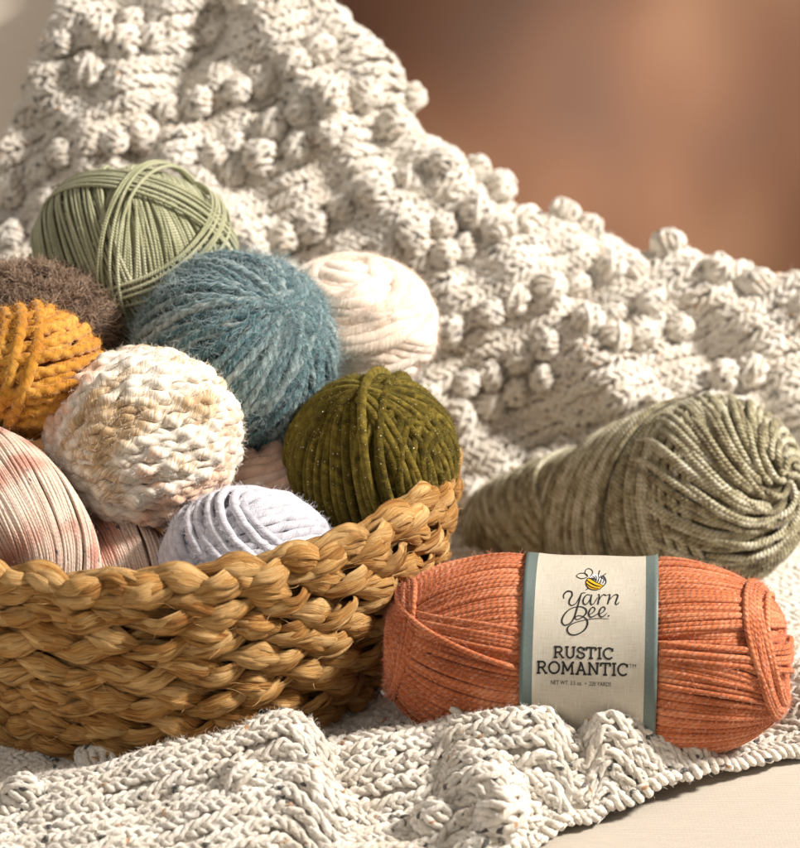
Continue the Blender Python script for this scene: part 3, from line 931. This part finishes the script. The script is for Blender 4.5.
L_.poly(z(arc(528, 578, 8, 8, 0, 330, 10)))
L_.build("script_lettering", [m_ink], label)

L_ = Art()
L_.poly(z(arc(425, 240, 92, 82, 0, 345, 24)), 2, 0.00010)
yel = [(352, 200), (328, 235), (328, 275), (352, 308), (400, 322), (450, 312), (488, 284), (450, 264), (410, 240), (378, 210)]
L_.poly(z(yel), 1, 0.00016)
L_.stroke(z([(352, 200), (328, 235), (328, 275), (352, 308), (400, 324), (450, 316), (496, 280), (518, 240), (512, 195), (490, 170)]), [.7, .9, 1.0, 1.0, .9, .8, 1.0, 1.1, .9, .5], 0, lift=0.00022)
L_.stroke(z([(336, 226), (372, 256), (420, 282), (470, 292)]), [1.2, 1.5, 1.4, .7], 0, lift=0.00022)
L_.stroke(z([(330, 258), (360, 288), (400, 306), (440, 308)]), [1.0, 1.3, 1.2, .6], 0, lift=0.00022)
L_.stroke(z([(352, 200), (384, 216), (416, 242), (488, 282)]), [1.4, 1.3, .9, .6], 0, lift=0.00022)
for ln in ([(392, 180), (412, 196), (420, 228)], [(420, 172), (432, 196), (424, 236)], [(450, 168), (456, 200), (438, 246)], [(478, 172), (478, 215), (456, 262)],
           [(462, 190), (500, 215), (488, 258)], [(470, 180), (508, 200), (514, 236)], [(380, 196), (400, 206), (408, 222)]):
    L_.stroke(z(ln), [.5, .9, .6], 0, lift=0.00022)
L_.stroke(z([(338, 196), (290, 208), (248, 192), (244, 172), (280, 152), (328, 154), (352, 178)]), .7, 0, lift=0.00022)
L_.stroke(z([(350, 190), (326, 150), (340, 112), (374, 100), (400, 124), (394, 160), (366, 190)]), .75, 0, lift=0.00022)
L_.stroke(z([(450, 176), (462, 145), (472, 116)]), .8, 0, lift=0.00022)
L_.stroke(z([(498, 178), (512, 164), (530, 152)]), .8, 0, lift=0.00022)
L_.stroke(z([(348, 304), (334, 314), (322, 322)]), .8, 0, lift=0.00022)
L_.build("bee_emblem", [m_ink, m_yel, m_wht], label)

# ------------------------------------------------------------------ sage-khaki pull skein lying behind
PD = unit(np.array([0.70, -0.60, 0.36]))
C0 = at(727, 489, 0.185)
PA = unit(np.cross(PD, [0, 0, 1.0])); PB = np.cross(PA, PD)   # PB up-ish
if PB[2] < 0: PB = -PB
PA = np.cross(PB, PD)
CL, CR, DOME = 0.205, 0.057, 0.041


def pull_rad(x):   # x from tip (0) to the shoulder (CL) to the end (CL+DOME)
    x = np.asarray(x, float)
    body = CR * (0.40 + 0.60 * np.clip(x / CL, 0, 1) ** 0.9)
    q = np.clip((x - CL + 0.02) / (DOME + 0.02), 0, 1)
    dome = np.sqrt(np.maximum(1 - q ** 2.2, 0))
    nose = np.sqrt(np.clip(x / 0.02, 0, 1))
    return body * dome * nose


def pull_pt(x, ang, lift=0):
    x = np.asarray(x, float); e = 1e-4
    rr = pull_rad(x); dr = (pull_rad(x + e) - pull_rad(x - e)) / (2 * e)
    dr = np.clip(dr, -6, 6)
    rad = np.cos(ang)[..., None] * PA + np.sin(ang)[..., None] * PB
    P = C0 + (x - CL)[..., None] * PD + rr[..., None] * rad
    N = unit(rad - dr[..., None] * PD)
    return P + N * np.asarray(lift)[..., None] if np.ndim(lift) else P + N * lift, N


m_khaki = yarn_mat("khaki_heather", [(0.25, srgb(96, 80, 48)), (0.42, srgb(152, 140, 100)), (0.6, srgb(190, 182, 148)), (0.8, srgb(228, 222, 200))], along=0.12, zone_detail=2, ply=3, lobe=2.6, streak=0.75,
                   fibre=20, plyb=0.9, fibb=0.5, dist=0.0008, rough=0.7, spec=0.25, sheen=0.25, groove_shade=0.45, heather=(srgb(224, 222, 204), 0.5), strand_var=0.36)
ps = thing("yarn_skein", C0 - np.array([0, 0, CR]), "sage and khaki heathered skein with a swirled end lying behind the rusty orange skein", "yarn skein")
a = Acc()
th = np.linspace(-PI, PI, 340)
x0 = np.arange(0.012, CL + 0.012, 0.0034)
xx = x0[:, None] + 0.010 * np.sin(th[None] + 0.4) * np.clip(x0[:, None] / 0.03, 0, 1) + rng.normal(0, 0.0004, (len(x0), 1))
P, N = pull_pt(xx, th[None] + 0 * xx, lift=rng.uniform(-0.0003, 0.0003, (len(x0), 1)) + 0 * xx)
a.sweep(P, N, 0.0017, M=10, taper=False, ply=3, pitch=0.009, depth=0.25)
# crossing band: turns leaning the other way
x0 = np.arange(0.062, 0.118, 0.0034)
xx = x0[:, None] - 0.030 * np.sin(th[None] - 0.3)
P, N = pull_pt(xx, th[None] + 0 * xx, lift=0.0026 + rng.uniform(-0.0003, 0.0003, (len(x0), 1)) + 0 * xx)
a.sweep(P, N, 0.0017, M=10, taper=False, ply=3, pitch=0.009, depth=0.25)
x0 = np.arange(0.110, 0.160, 0.0035)
xx = x0[:, None] + 0.024 * np.sin(th[None] + 0.5)
P, N = pull_pt(xx, th[None] + 0 * xx, lift=0.0040 + rng.uniform(-0.0003, 0.0003, (len(x0), 1)) + 0 * xx)
a.sweep(P, N, 0.0017, M=10, taper=False, ply=3, pitch=0.009, depth=0.25)
# swirled end: tiers of strands running in to the eye
def swirl(nstr, xa, xb, sw, lift0, lift1, r):
    t = np.linspace(0, 1, 90)
    qa = np.linspace(0, 2 * PI, nstr, endpoint=False) + rng.normal(0, 0.05, nstr)
    x = xa + (xb - xa) * t ** 0.75
    ang = qa[:, None] + sw * t[None] ** 1.3 + 0 * qa[:, None]
    lf = (lift0 + (lift1 - lift0) * np.sin(t * PI))[None] + rng.uniform(-0.3, 0.5, (nstr, 1)) * r
    P, N = pull_pt(x[None] + 0 * ang, ang, lift=lf)
    a.sweep(P, N, r, M=12, taper=True, ply=3, pitch=0.010, depth=0.28)
swirl(64, CL - 0.034, CL + 0.031, 1.0, -0.002, 0.0010, 0.0021)
swirl(38, CL + 0.004, CL + 0.0375, 1.2, -0.001, 0.0022, 0.0021)
swirl(11, CL + 0.026, CL + 0.0395, 1.5, -0.001, 0.0024, 0.002)
swirl(6, CL + 0.036, CL + DOME - 0.00002, 1.2, 0.0, 0.002, 0.002)
xg = np.concatenate([np.linspace(0.002, CL, 40), CL + DOME * (1 - (1 - np.linspace(0.02, 1, 40)) ** 2.5)]); tg = np.linspace(-PI, PI, 61)
P, N = pull_pt(xg[:, None] + 0 * tg[None], tg[None] + 0 * xg[:, None], lift=-0.0012)
a.grid(P[None])
a.build("wound_strands", m_khaki, ps)
fuzz("fuzz", ps, a.all_roots(), keep=facing, count=5000, length=0.004, radius=0.000045, out=0.7,
     mat=fibre_mat("khaki_fibre", srgb(160, 156, 124), srgb(222, 222, 206)))

# ------------------------------------------------------------------ throw
def sstep(a0, a1, x):
    t = np.clip((x - a0) / (a1 - a0), 0, 1); return t * t * (3 - 2 * t)


def smooth_interp(x, xp, yp):
    t = np.interp(x, xp, np.arange(len(xp))); return cr_interp(np.asarray(yp), t)


def yfront(x): return np.interp(x, [-0.5, 0.02, 0.045, 0.075, 0.115, 0.155, 0.195, 0.25, 0.32, 0.5], [-0.17, -0.165, -0.125, -0.094, -0.067, -0.042, -0.02, 0.0, 0.03, 0.08])
def ridge(x): return smooth_interp(x, [-0.6, -0.4, -0.25, -0.12, -0.07, -0.035, 0.0, 0.055, 0.11, 0.2, 0.3, 0.6], [0.43, 0.43, 0.425, 0.40, 0.365, 0.318, 0.250, 0.212, 0.187, 0.152, 0.145, 0.14])
def ridgeY(x): return np.interp(x, [-0.6, -0.1, 0.05, 0.2, 0.6], [0.52, 0.47, 0.43, 0.38, 0.37])


def ridge_bump(x, y, x0, y0, x1, y1, h0, h1, w, wf=None):
    dx, dy = x1 - x0, y1 - y0; L2 = dx * dx + dy * dy
    t = np.clip(((x - x0) * dx + (y - y0) * dy) / L2, 0, 1)
    px, py = x - (x0 + t * dx), y - (y0 + t * dy)
    d2 = px ** 2 + py ** 2
    return (h0 + (h1 - h0) * t) * np.exp(-(d2 / (2 * w * w)) ** 1.5)


def front_h(x, y):
    h = 0.004 + 0.0 * x
    h = np.maximum(h, 0.004 + ridge_bump(x, y, -0.18, -0.075, -0.055, -0.060, 0.003, 0.038, 0.018))
    h = np.maximum(h, 0.004 + ridge_bump(x, y, -0.12, -0.10, -0.05, -0.085, 0.006, 0.024, 0.018))
    h = np.maximum(h, 0.004 + ridge_bump(x, y, -0.03, -0.052, 0.03, -0.045, 0.018, 0.030, 0.020))
    h = np.maximum(h, 0.004 + ridge_bump(x, y, 0.032, -0.055, 0.075, -0.058, 0.036, 0.042, 0.014))
    h = np.maximum(h, 0.004 + ridge_bump(x, y, 0.036, -0.06, 0.05, -0.12, 0.034, 0.014, 0.014))
    h = np.maximum(h, 0.004 + ridge_bump(x, y, 0.095, -0.052, 0.115, -0.045, 0.036, 0.026, 0.016))
    h = np.maximum(h, 0.004 + ridge_bump(x, y, 0.115, -0.045, 0.20, -0.008, 0.024, 0.012, 0.016))
    h = np.maximum(h, 0.004 + ridge_bump(x, y, 0.20, 0.03, 0.30, 0.05, 0.016, 0.03, 0.03))
    h = np.maximum(h, 0.004 + ridge_bump(x, y, 0.100, -0.058, 0.180, -0.030, 0.040, 0.016, 0.011))
    # deep crease between the two right folds, and flattening toward the free edge
    h = h - ridge_bump(x, y, 0.085, -0.05, 0.062, -0.11, 0.012, 0.010, 0.006)
    h = h * (0.25 + 0.75 * sstep(0.0, 0.022, y - yfront(x)))
    # pressed down below the skeins and the basket
    h = np.where(y > -0.035, 0.003 + (h - 0.003) * (1 - sstep(-0.045, -0.022, y) * sstep(0.22, 0.18, x)), h)
    return np.maximum(h, 0.0025)


XG = np.arange(-0.46, 0.461, 0.004)
TS = 0.003
TG = np.arange(-0.32, 0.80, TS)
GS = np.full((len(XG), len(TG), 3), np.nan)
for i, x in enumerate(XG):
    yb = np.arange(yfront(x), 0.285, 0.0015)
    hb = front_h(np.full_like(yb, x), yb)
    zr, yr = ridge(x), ridgeY(x)
    steep = float(sstep(-0.06, 0.04, np.array(x)))
    cy = np.array([0.285, 0.315, 0.285 + (yr - 0.285) * 0.40, 0.285 + (yr - 0.285) * 0.72, yr - 0.012, yr + 0.02, yr + 0.05, yr + 0.075, yr + 0.085])
    cz = np.array([0.004, 0.020, zr * (0.38 + 0.17 * steep), zr * (0.76 + 0.12 * steep), zr * 0.985, zr, zr - 0.025, zr - 0.075, zr - 0.16])
    t = np.linspace(0, len(cy) - 1, 400)
    Y = np.concatenate([yb, cr_interp(cy, t)[1:]]); Z = np.concatenate([hb, np.maximum(cr_interp(cz, t)[1:], 0.003)])
    s = np.concatenate([[0], np.cumsum(np.hypot(np.diff(Y), np.diff(Z)))])
    s -= np.interp(0.10, Y[:len(yb)], s[:len(yb)])
    ok = (TG >= s[0]) & (TG <= s[-1])
    GS[i, ok, 0] = x
    GS[i, ok, 1] = np.interp(TG[ok], s, Y)
    GS[i, ok, 2] = np.interp(TG[ok], s, Z)
valid = ~np.isnan(GS[..., 0])
# fill, normals, drape folds
GF = GS.copy()
for i in range(len(XG)):
    v = np.where(valid[i])[0]
    GF[i, :v[0]] = GF[i, v[0]]; GF[i, v[-1] + 1:] = GF[i, v[-1]]
def grid_normals(G):
    tx = np.gradient(G, axis=0); tt = np.gradient(G, axis=1)
    n = unit(np.cross(tx, tt))
    return n
GN = grid_normals(GF)
X2, T2 = np.meshgrid(XG, TG, indexing='ij')
back = sstep(0.19, 0.27, T2)
drape = back * (0.009 * np.sin(X2 * 34 + T2 * 30 + 0.8 * np.sin(T2 * 21) + 0.5) + 0.006 * np.sin(X2 * 61 - T2 * 47 + 1.9) + 0.004 * np.sin(X2 * 110 + T2 * 80))
# deep fold running up the left of the back, and one beside it
ln = (X2 + 0.235) - (T2 - 0.36) * 0.62
drape -= back * 0.022 * np.exp(-(ln / 0.017) ** 2) * sstep(0.30, 0.38, T2)
drape += back * 0.016 * np.exp(-((ln + 0.03) / 0.020) ** 2)
ln2 = (X2 - 0.0) - (T2 - 0.45) * -0.55
drape -= back * 0.010 * np.exp(-(ln2 / 0.018) ** 2)
drape += (1 - back) * 0.0012 * np.sin(X2 * 120 + T2 * 60) * (T2 < -0.08)
GF = GF + GN * drape[..., None]
GN = grid_normals(GF)


def on_throw(x, t, off=0.0):
    fx = np.clip((x - XG[0]) / 0.004, 0, len(XG) - 1.001); ft = np.clip((t - TG[0]) / TS, 0, len(TG) - 1.001)
    i = fx.astype(int); j = ft.astype(int); a_ = (fx - i)[..., None]; b_ = (ft - j)[..., None]
    bl = lambda G: (G[i, j] * (1 - a_) * (1 - b_) + G[i + 1, j] * a_ * (1 - b_) + G[i, j + 1] * (1 - a_) * b_ + G[i + 1, j + 1] * a_ * b_)
    N = unit(bl(GN))
    return bl(GF) + N * np.asarray(off)[..., None], N, valid[i, j] & valid[np.minimum(i + 1, len(XG) - 1), j]


def cut_left(P):   # the throw's own side edge on the backrest
    return (P[..., 1] < 0.30) | (P[..., 0] > -0.285 + np.clip(P[..., 2] - 0.19, -0.1, 1) * 0.40)


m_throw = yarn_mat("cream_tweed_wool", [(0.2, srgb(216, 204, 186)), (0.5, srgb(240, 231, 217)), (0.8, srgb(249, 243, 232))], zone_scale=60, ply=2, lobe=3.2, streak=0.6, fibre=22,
                   plyb=0.4, fibb=1.0, dist=0.0010, sheen=0.4, groove_shade=0.07, soft=0.1,
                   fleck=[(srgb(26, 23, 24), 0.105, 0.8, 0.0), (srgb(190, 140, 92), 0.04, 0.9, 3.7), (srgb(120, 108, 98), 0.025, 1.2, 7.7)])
tw = thing("crochet_throw", (0.0, 0.1, 0.0), "cream crochet throw with dark flecks and bobbles draped over the seat and under the basket", "throw")

# ground sheet of the fabric below the stitches
sub = np.s_[::2, ::2]
Vs = (GF - GN * 0.0012)[sub]; vd = valid[sub] & cut_left(Vs)
Fq = grid_faces(*Vs.shape[:2]); okv = vd.ravel()
Fq = Fq[okv[Fq].all(1)]
used = np.unique(Fq); remap = np.full(Vs.shape[0] * Vs.shape[1], -1); remap[used] = np.arange(len(used))
Vu = Vs.reshape(-1, 3)[used]
acc = Acc()
acc.V.append(Vu); acc.F.append(remap[Fq]); acc.Y.append(np.concatenate([Vu[:, :1] * 1000, Vu[:, 1:2] * 0 + 0.3, Vu[:, 2:] * 0 + 0.3], 1)); acc.n = len(Vu)


def hidden(P):
    """under the basket, nothing to see"""
    return np.hypot(P[..., 0] - BC[0], P[..., 1] - BC[1]) < 0.118


def stitch_rows(t_lo, t_hi, angle, w, row, rad, ridge_amp, phase, depth=0.95):
    """rows of paired slanting loops: two strands turn round each other, each row leaning against the next"""
    ca, sa = math.cos(angle), math.sin(angle)
    pps = 13
    k0, k1 = int(-0.75 / row), int(0.95 / row)
    for k in range(k0, k1):
        tp = k * row + (0.0009 if k % 2 else -0.0009)
        sgn = 1 if k % 2 else -1
        th_ = np.arange(-0.62 / w, 0.62 / w, 1.0 / pps) * 2 * PI
        ph = rng.uniform(0, 6.28)
        amp = 1 + 0.16 * np.sin(th_ * 0.37 + ph) + 0.12 * np.sin(th_ * 0.83 + ph * 2)
        drift = 0.0011 * np.sin(th_ * 0.09 + ph) + 0.0006 * np.sin(th_ * 0.31 + ph * 3)
        for q in (0, 1):
            al = sgn * (th_ / 2 + 0.30 * np.sin(th_ * 0.41 + ph)) + q * PI
            s = w / (2 * PI) * (th_ + 0.28 * np.sin(2 * al + 0.6))
            tt = tp + drift + row * 0.36 * np.cos(al) * amp
            of = ridge_amp * (1 if (k // 2) % 2 else -1) + rad * depth * np.sin(al) * amp
            x = s * ca - tt * sa; t = s * sa + tt * ca + phase
            inb = (x > -0.45) & (x < 0.45) & (t > t_lo) & (t < t_hi)
            if inb.sum() < 8: continue
            P, N, ok = on_throw(x, t, of + rad * 0.6)
            ok &= inb & cut_left(P) & ~hidden(P) & ((P[:, 2] < 0.60))
            # leave out what is far outside the picture
            dz = (P - CAM) @ FW
            px = 400 + P[:, 0] / dz / 5e-4
            ok &= (px > -90) & (px < 890) & (P[:, 1] > -0.15)
            e = np.diff(np.concatenate([[0], ok.astype(int), [0]]))
            for a0, a1 in zip(np.where(e == 1)[0], np.where(e == -1)[0]):
                if a1 - a0 < 10: continue
                rr = rad * (1 + 0.12 * np.sin(th_[a0:a1] * 0.43 + ph + q) + 0.09 * np.sin(th_[a0:a1] * 1.3 + ph))
                acc.sweep(P[None, a0:a1], N[None, a0:a1], rr[None], M=9, ply=2, pitch=0.011, depth=0.26)


stitch_rows(-0.34, 0.06, math.radians(-3), 0.0054, 0.0043, 0.00165, 0.0007, 0.0, 0.5)
stitch_rows(0.06, 0.78, math.radians(24), 0.0061, 0.0049, 0.0019, 0.0006, 0.0, 0.4)
# the crocheted edge along the front
first = np.array([np.where(valid[i])[0][0] for i in range(len(XG))])
xe = np.linspace(0.0, 0.36, 1100)
te = np.interp(xe, XG, TG[first]) + 0.002
for q in (0, 1):
    thq = np.arange(len(xe)) / 12 * 2 * PI / 2.2 + q * PI
    P, N, ok = on_throw(xe, te + 0.0028 * np.cos(thq) + 0.001, 0.0022 + 0.0016 * np.sin(thq))
    acc.sweep(P[None], N[None], 0.0021, M=8, ply=2, pitch=0.0075, depth=0.22)
acc.build("crochet_fabric", m_throw, tw)
fuzz("fuzz", tw, acc.all_roots(), keep=facing, count=150000, length=0.005, radius=0.00005, out=0.9, along=0.6, curl=0.5,
     mat=fibre_mat("throw_fibre", srgb(224, 218, 206), srgb(250, 248, 244)))

# bobbles: three shapes, copied
def bobble_mesh(seed):
    a_ = Acc()
    sh = ellipsoid((0, 0, 0), (0.0090, 0.0086, 0.0076), 0.06)
    core(a_, sh, 0.0004, 14, 20)
    wind(a_, sh, 0.0090, 0.0019, [
        dict(k='par', n=(0.2, 1, 0.3), lo=-0.9, hi=0.9, jit=0.12, pack=0.8, step=0.0010, wob=0.06, lift=0.0002),
        dict(k='mer', n=(0.9, 0.3, 0.25), a=(0.2, 1.6), eps=0.3, jit=0.2, pack=1.2, step=0.0010, wob=0.08, lift=0.0010),
    ], M=8, ply=2, pitch=0.0075, depth=0.22)
    return a_
protos = []
for q in range(3):
    a_ = bobble_mesh(q)
    o = mesh_obj("bobble", np.concatenate(a_.V), np.concatenate(a_.F), m_throw, None, yc=np.concatenate(a_.Y), origin=(0, 0, 0))
    protos.append(o)
spots = []
ca, sa = math.cos(math.radians(24)), math.sin(math.radians(24))
for k in range(0, 26):
    for j in range(-26, 30):
        s = j * 0.0225 + (0.011 if k % 2 else 0) + rng.normal(0, 0.0015); tp = 0.12 + k * 0.0345 + (0.016 if k % 3 == 0 else 0) + rng.normal(0, 0.001)
        x = s * ca - tp * sa; t = s * sa + tp * ca
        if t < 0.20 or t > 0.66 or abs(x) > 0.42: continue
        P, N, ok = on_throw(np.array([x]), np.array([t]), np.array([0.0065]))
        if not ok[0] or not cut_left(P[0] + np.array([-0.012, 0, 0])): continue
        px, py = proj(P[0])
        if not (-15 < px < 815 and -15 < py < 860): continue
        if N[0] @ (CAM - P[0]) < 0: continue
        spots.append((P[0], N[0], px, py))
def covered(px, py):
    if any(((px - q[0]) / (q[2] + 4)) ** 2 + ((py - q[1]) / (q[2] + 4)) ** 2 < 1 for q in [proj(c) + (r.mean() * 1850 / 1.08,) for _, c, r in BALLS]): return True
    return py > 430 and px < 470 or (py > 555 - (px - 460) * 0.62 and py > 405)
spots = [q for q in spots if not covered(q[2], q[3])]
spots = [spots[i] for i in rng.permutation(len(spots))][:90]
front_spots = [(465, 726), (472, 752), (489, 786), (498, 820), (446, 822), (242, 784), (30, 800), (100, 768)]
def front_hit(px, py):
    best, bp = 1e9, None
    m = (T2 < 0.0) & valid
    Q = GF[m]; v = Q - CAM; dz = v @ FW
    ex = 400 + v[:, 0] / dz / 5e-4 - px; ey = 424 - (v @ UP) / dz / 5e-4 - py
    i = np.argmin(ex ** 2 + ey ** 2 + dz * 1.0)
    return Q[i], GN[m][i]
for px, py in front_spots:
    Q, N = front_hit(px, py)
    spots.append((Q + N * 0.004, N, px, py))
for i, (P, N, px, py) in enumerate(spots):
    o = protos[i] if i < 3 else protos[i % 3].copy()
    if i >= 3: col.objects.link(o)
    o.parent = tw
    o.location = Vector([float(c) for c in (P - np.array(tw.location))])
    q = Vector([float(c) for c in N]).to_track_quat('Z', 'Y')
    o.rotation_mode = 'QUATERNION'
    from mathutils import Quaternion
    o.rotation_quaternion = q @ Quaternion((0, 0, 1), float(rng.uniform(-0.6, 0.6)))
    k = float(rng.uniform(0.85, 1.15)); o.scale = (k, k, k)

# ------------------------------------------------------------------ sofa and room
m_linen = linen_mat("oatmeal_linen", srgb(158, 148, 134), srgb(200, 190, 176))
so = thing("sofa", (0.0, 0.2, -0.1), "pale oatmeal linen sofa under the crochet throw", "sofa")
xs = np.linspace(-0.9, 0.9, 60); ys = np.linspace(-0.5, 0.62, 50)
Pp = np.stack([xs[:, None] + 0 * ys[None], ys[None] + 0 * xs[:, None], -0.02 * sstep(-0.42, -0.5, ys)[None] * 3 + 0.0015 * np.sin(xs[:, None] * 9) * np.sin(ys[None] * 11 + 1) - 0.0022], -1)
V = Pp.reshape(-1, 3)
mesh_obj("seat_cushion", V, grid_faces(60, 50), m_linen, so)
xs = np.linspace(-0.9, 0.7, 120)
rows = []
for x in xs:
    zr, yr = float(ridge(np.array([np.clip(x, -0.6, 0.6)]))[0]), float(ridgeY(x))
    steep = float(sstep(-0.06, 0.04, np.array(x)))
    cy = np.array([0.29, 0.325, 0.297 + (yr - 0.285) * 0.40, 0.297 + (yr - 0.285) * 0.72, yr + 0.0, yr + 0.02, yr + 0.035, yr + 0.055, yr + 0.06])
    cz = np.array([-0.01, 0.006, zr * (0.38 + 0.17 * steep) - 0.012, zr * (0.76 + 0.12 * steep) - 0.014, zr * 0.96 - 0.012, zr - 0.022, zr - 0.05, zr - 0.10, -0.05])
    t = np.linspace(0, 8, 60)
    rows.append(np.stack([np.full(60, x), cr_interp(cy, t) + 0.012, cr_interp(cz, t) - 0.006], 1))
mesh_obj("backrest", np.array(rows).reshape(-1, 3), grid_faces(120, 60), linen_mat("lightened_linen", srgb(226, 210, 190), srgb(244, 232, 216)), so)  # the sofa's linen, colour lightened to make up for shade on the backrest

b = NB("brown_wall")
oc = b.obj()
mpw = b.n('ShaderNodeMapping'); mpw.inputs['Scale'].default_value = (1.3, 1.0, 0.9); b.l(oc, mpw.inputs[0])
n1 = b.noise(mpw.outputs[0], 1.3, 2)
b.l(b.ramp(n1, [(0.34, srgb(60, 36, 20)), (0.5, srgb(98, 58, 30)), (0.66, srgb(128, 88, 58))]), b.bsdf.inputs['Base Color'])
b.bsdf.inputs['Roughness'].default_value = 0.7
wall = mesh_obj("back_wall", np.array([(-4, 2.6, -2), (4, 2.6, -2), (4, 2.6, 3), (-4, 2.6, 3)]), [[0, 1, 2, 3]], b.m, None, origin=(0, 2.6, 0))
tag(wall, kind="structure", label="warm brown wall out of focus behind the sofa")
fl = mesh_obj("floor", np.array([(-4, -3, -0.42), (4, -3, -0.42), (4, 2.6, -0.42), (-4, 2.6, -0.42)]), [[0, 1, 2, 3]], plain_mat("brown_floor", srgb(120, 84, 58), 0.6), None, origin=(0, 0, -0.42))
tag(fl, kind="structure")
# ------------------------------------------------------------------ light
def area(name, loc, target, size, energy, colr, sy=None):
    d = bpy.data.lights.new(name, 'AREA'); d.energy = energy; d.color = colr
    d.shape = 'RECTANGLE'; d.size = size; d.size_y = sy or size
    o = bpy.data.objects.new(name, d); link(o)
    o.location = loc
    o.rotation_euler = (Vector(target) - Vector(loc)).to_track_quat('-Z', 'Y').to_euler()
    return o


tgt = (0.0, 0.1, 0.08)
kd = np.array([0.76, -0.04, 0.64]); kd = kd / np.linalg.norm(kd)
area("key_light", tuple(np.array(tgt) + kd * 2.4), tgt, 0.36, 138, (1.0, 0.94, 0.87))  # main area light, high on the right; its source is unseen
area("soft_fill_lamp", (-1.3, -1.7, 1.5), tgt, 1.6, 14, (1.0, 0.93, 0.86))
sp = bpy.data.lights.new("added_wall_spot", 'SPOT'); sp.energy = 1700; sp.color = (0.84, 0.95, 1.0); sp.spot_size = math.radians(14.5); sp.spot_blend = 1.0; sp.shadow_soft_size = 0.3  # added spot that makes a pale pool on the wall, no fixture there
spo = bpy.data.objects.new("added_wall_spot", sp); link(spo)
spo.location = (0.9, 1.0, 1.3)
spo.rotation_euler = (Vector(tuple(at(620, 150, 2.6))) - Vector(spo.location)).to_track_quat('-Z', 'Y').to_euler()

w = bpy.data.worlds.new("World"); scene.world = w; w.use_nodes = True
bg = w.node_tree.nodes["Background"]
bg.inputs[0].default_value = (1.0, 0.90, 0.80, 1); bg.inputs[1].default_value = 0.29

scene.view_settings.view_transform = 'Standard'
scene.view_settings.look = 'None'
scene.view_settings.exposure = 0
scene.cycles.use_denoising = True
scene.cycles.max_bounces = 6
scene.cycles.diffuse_bounces = 4
scene.cycles_curves.shape = 'RIBBONS' if hasattr(scene, 'cycles_curves') else None
if True:
    import itertools
    for (n1_, c1, r1), (n2_, c2, r2) in itertools.combinations(BALLS, 2):
        d = np.linalg.norm(c1 - c2)
        if d < (r1.mean() + r2.mean()): print("near", proj(c1), proj(c2), round(d - r1.mean() - r2.mean(), 4))
print("verts", sum(len(o.data.vertices) for o in col.objects if o.type == 'MESH'))
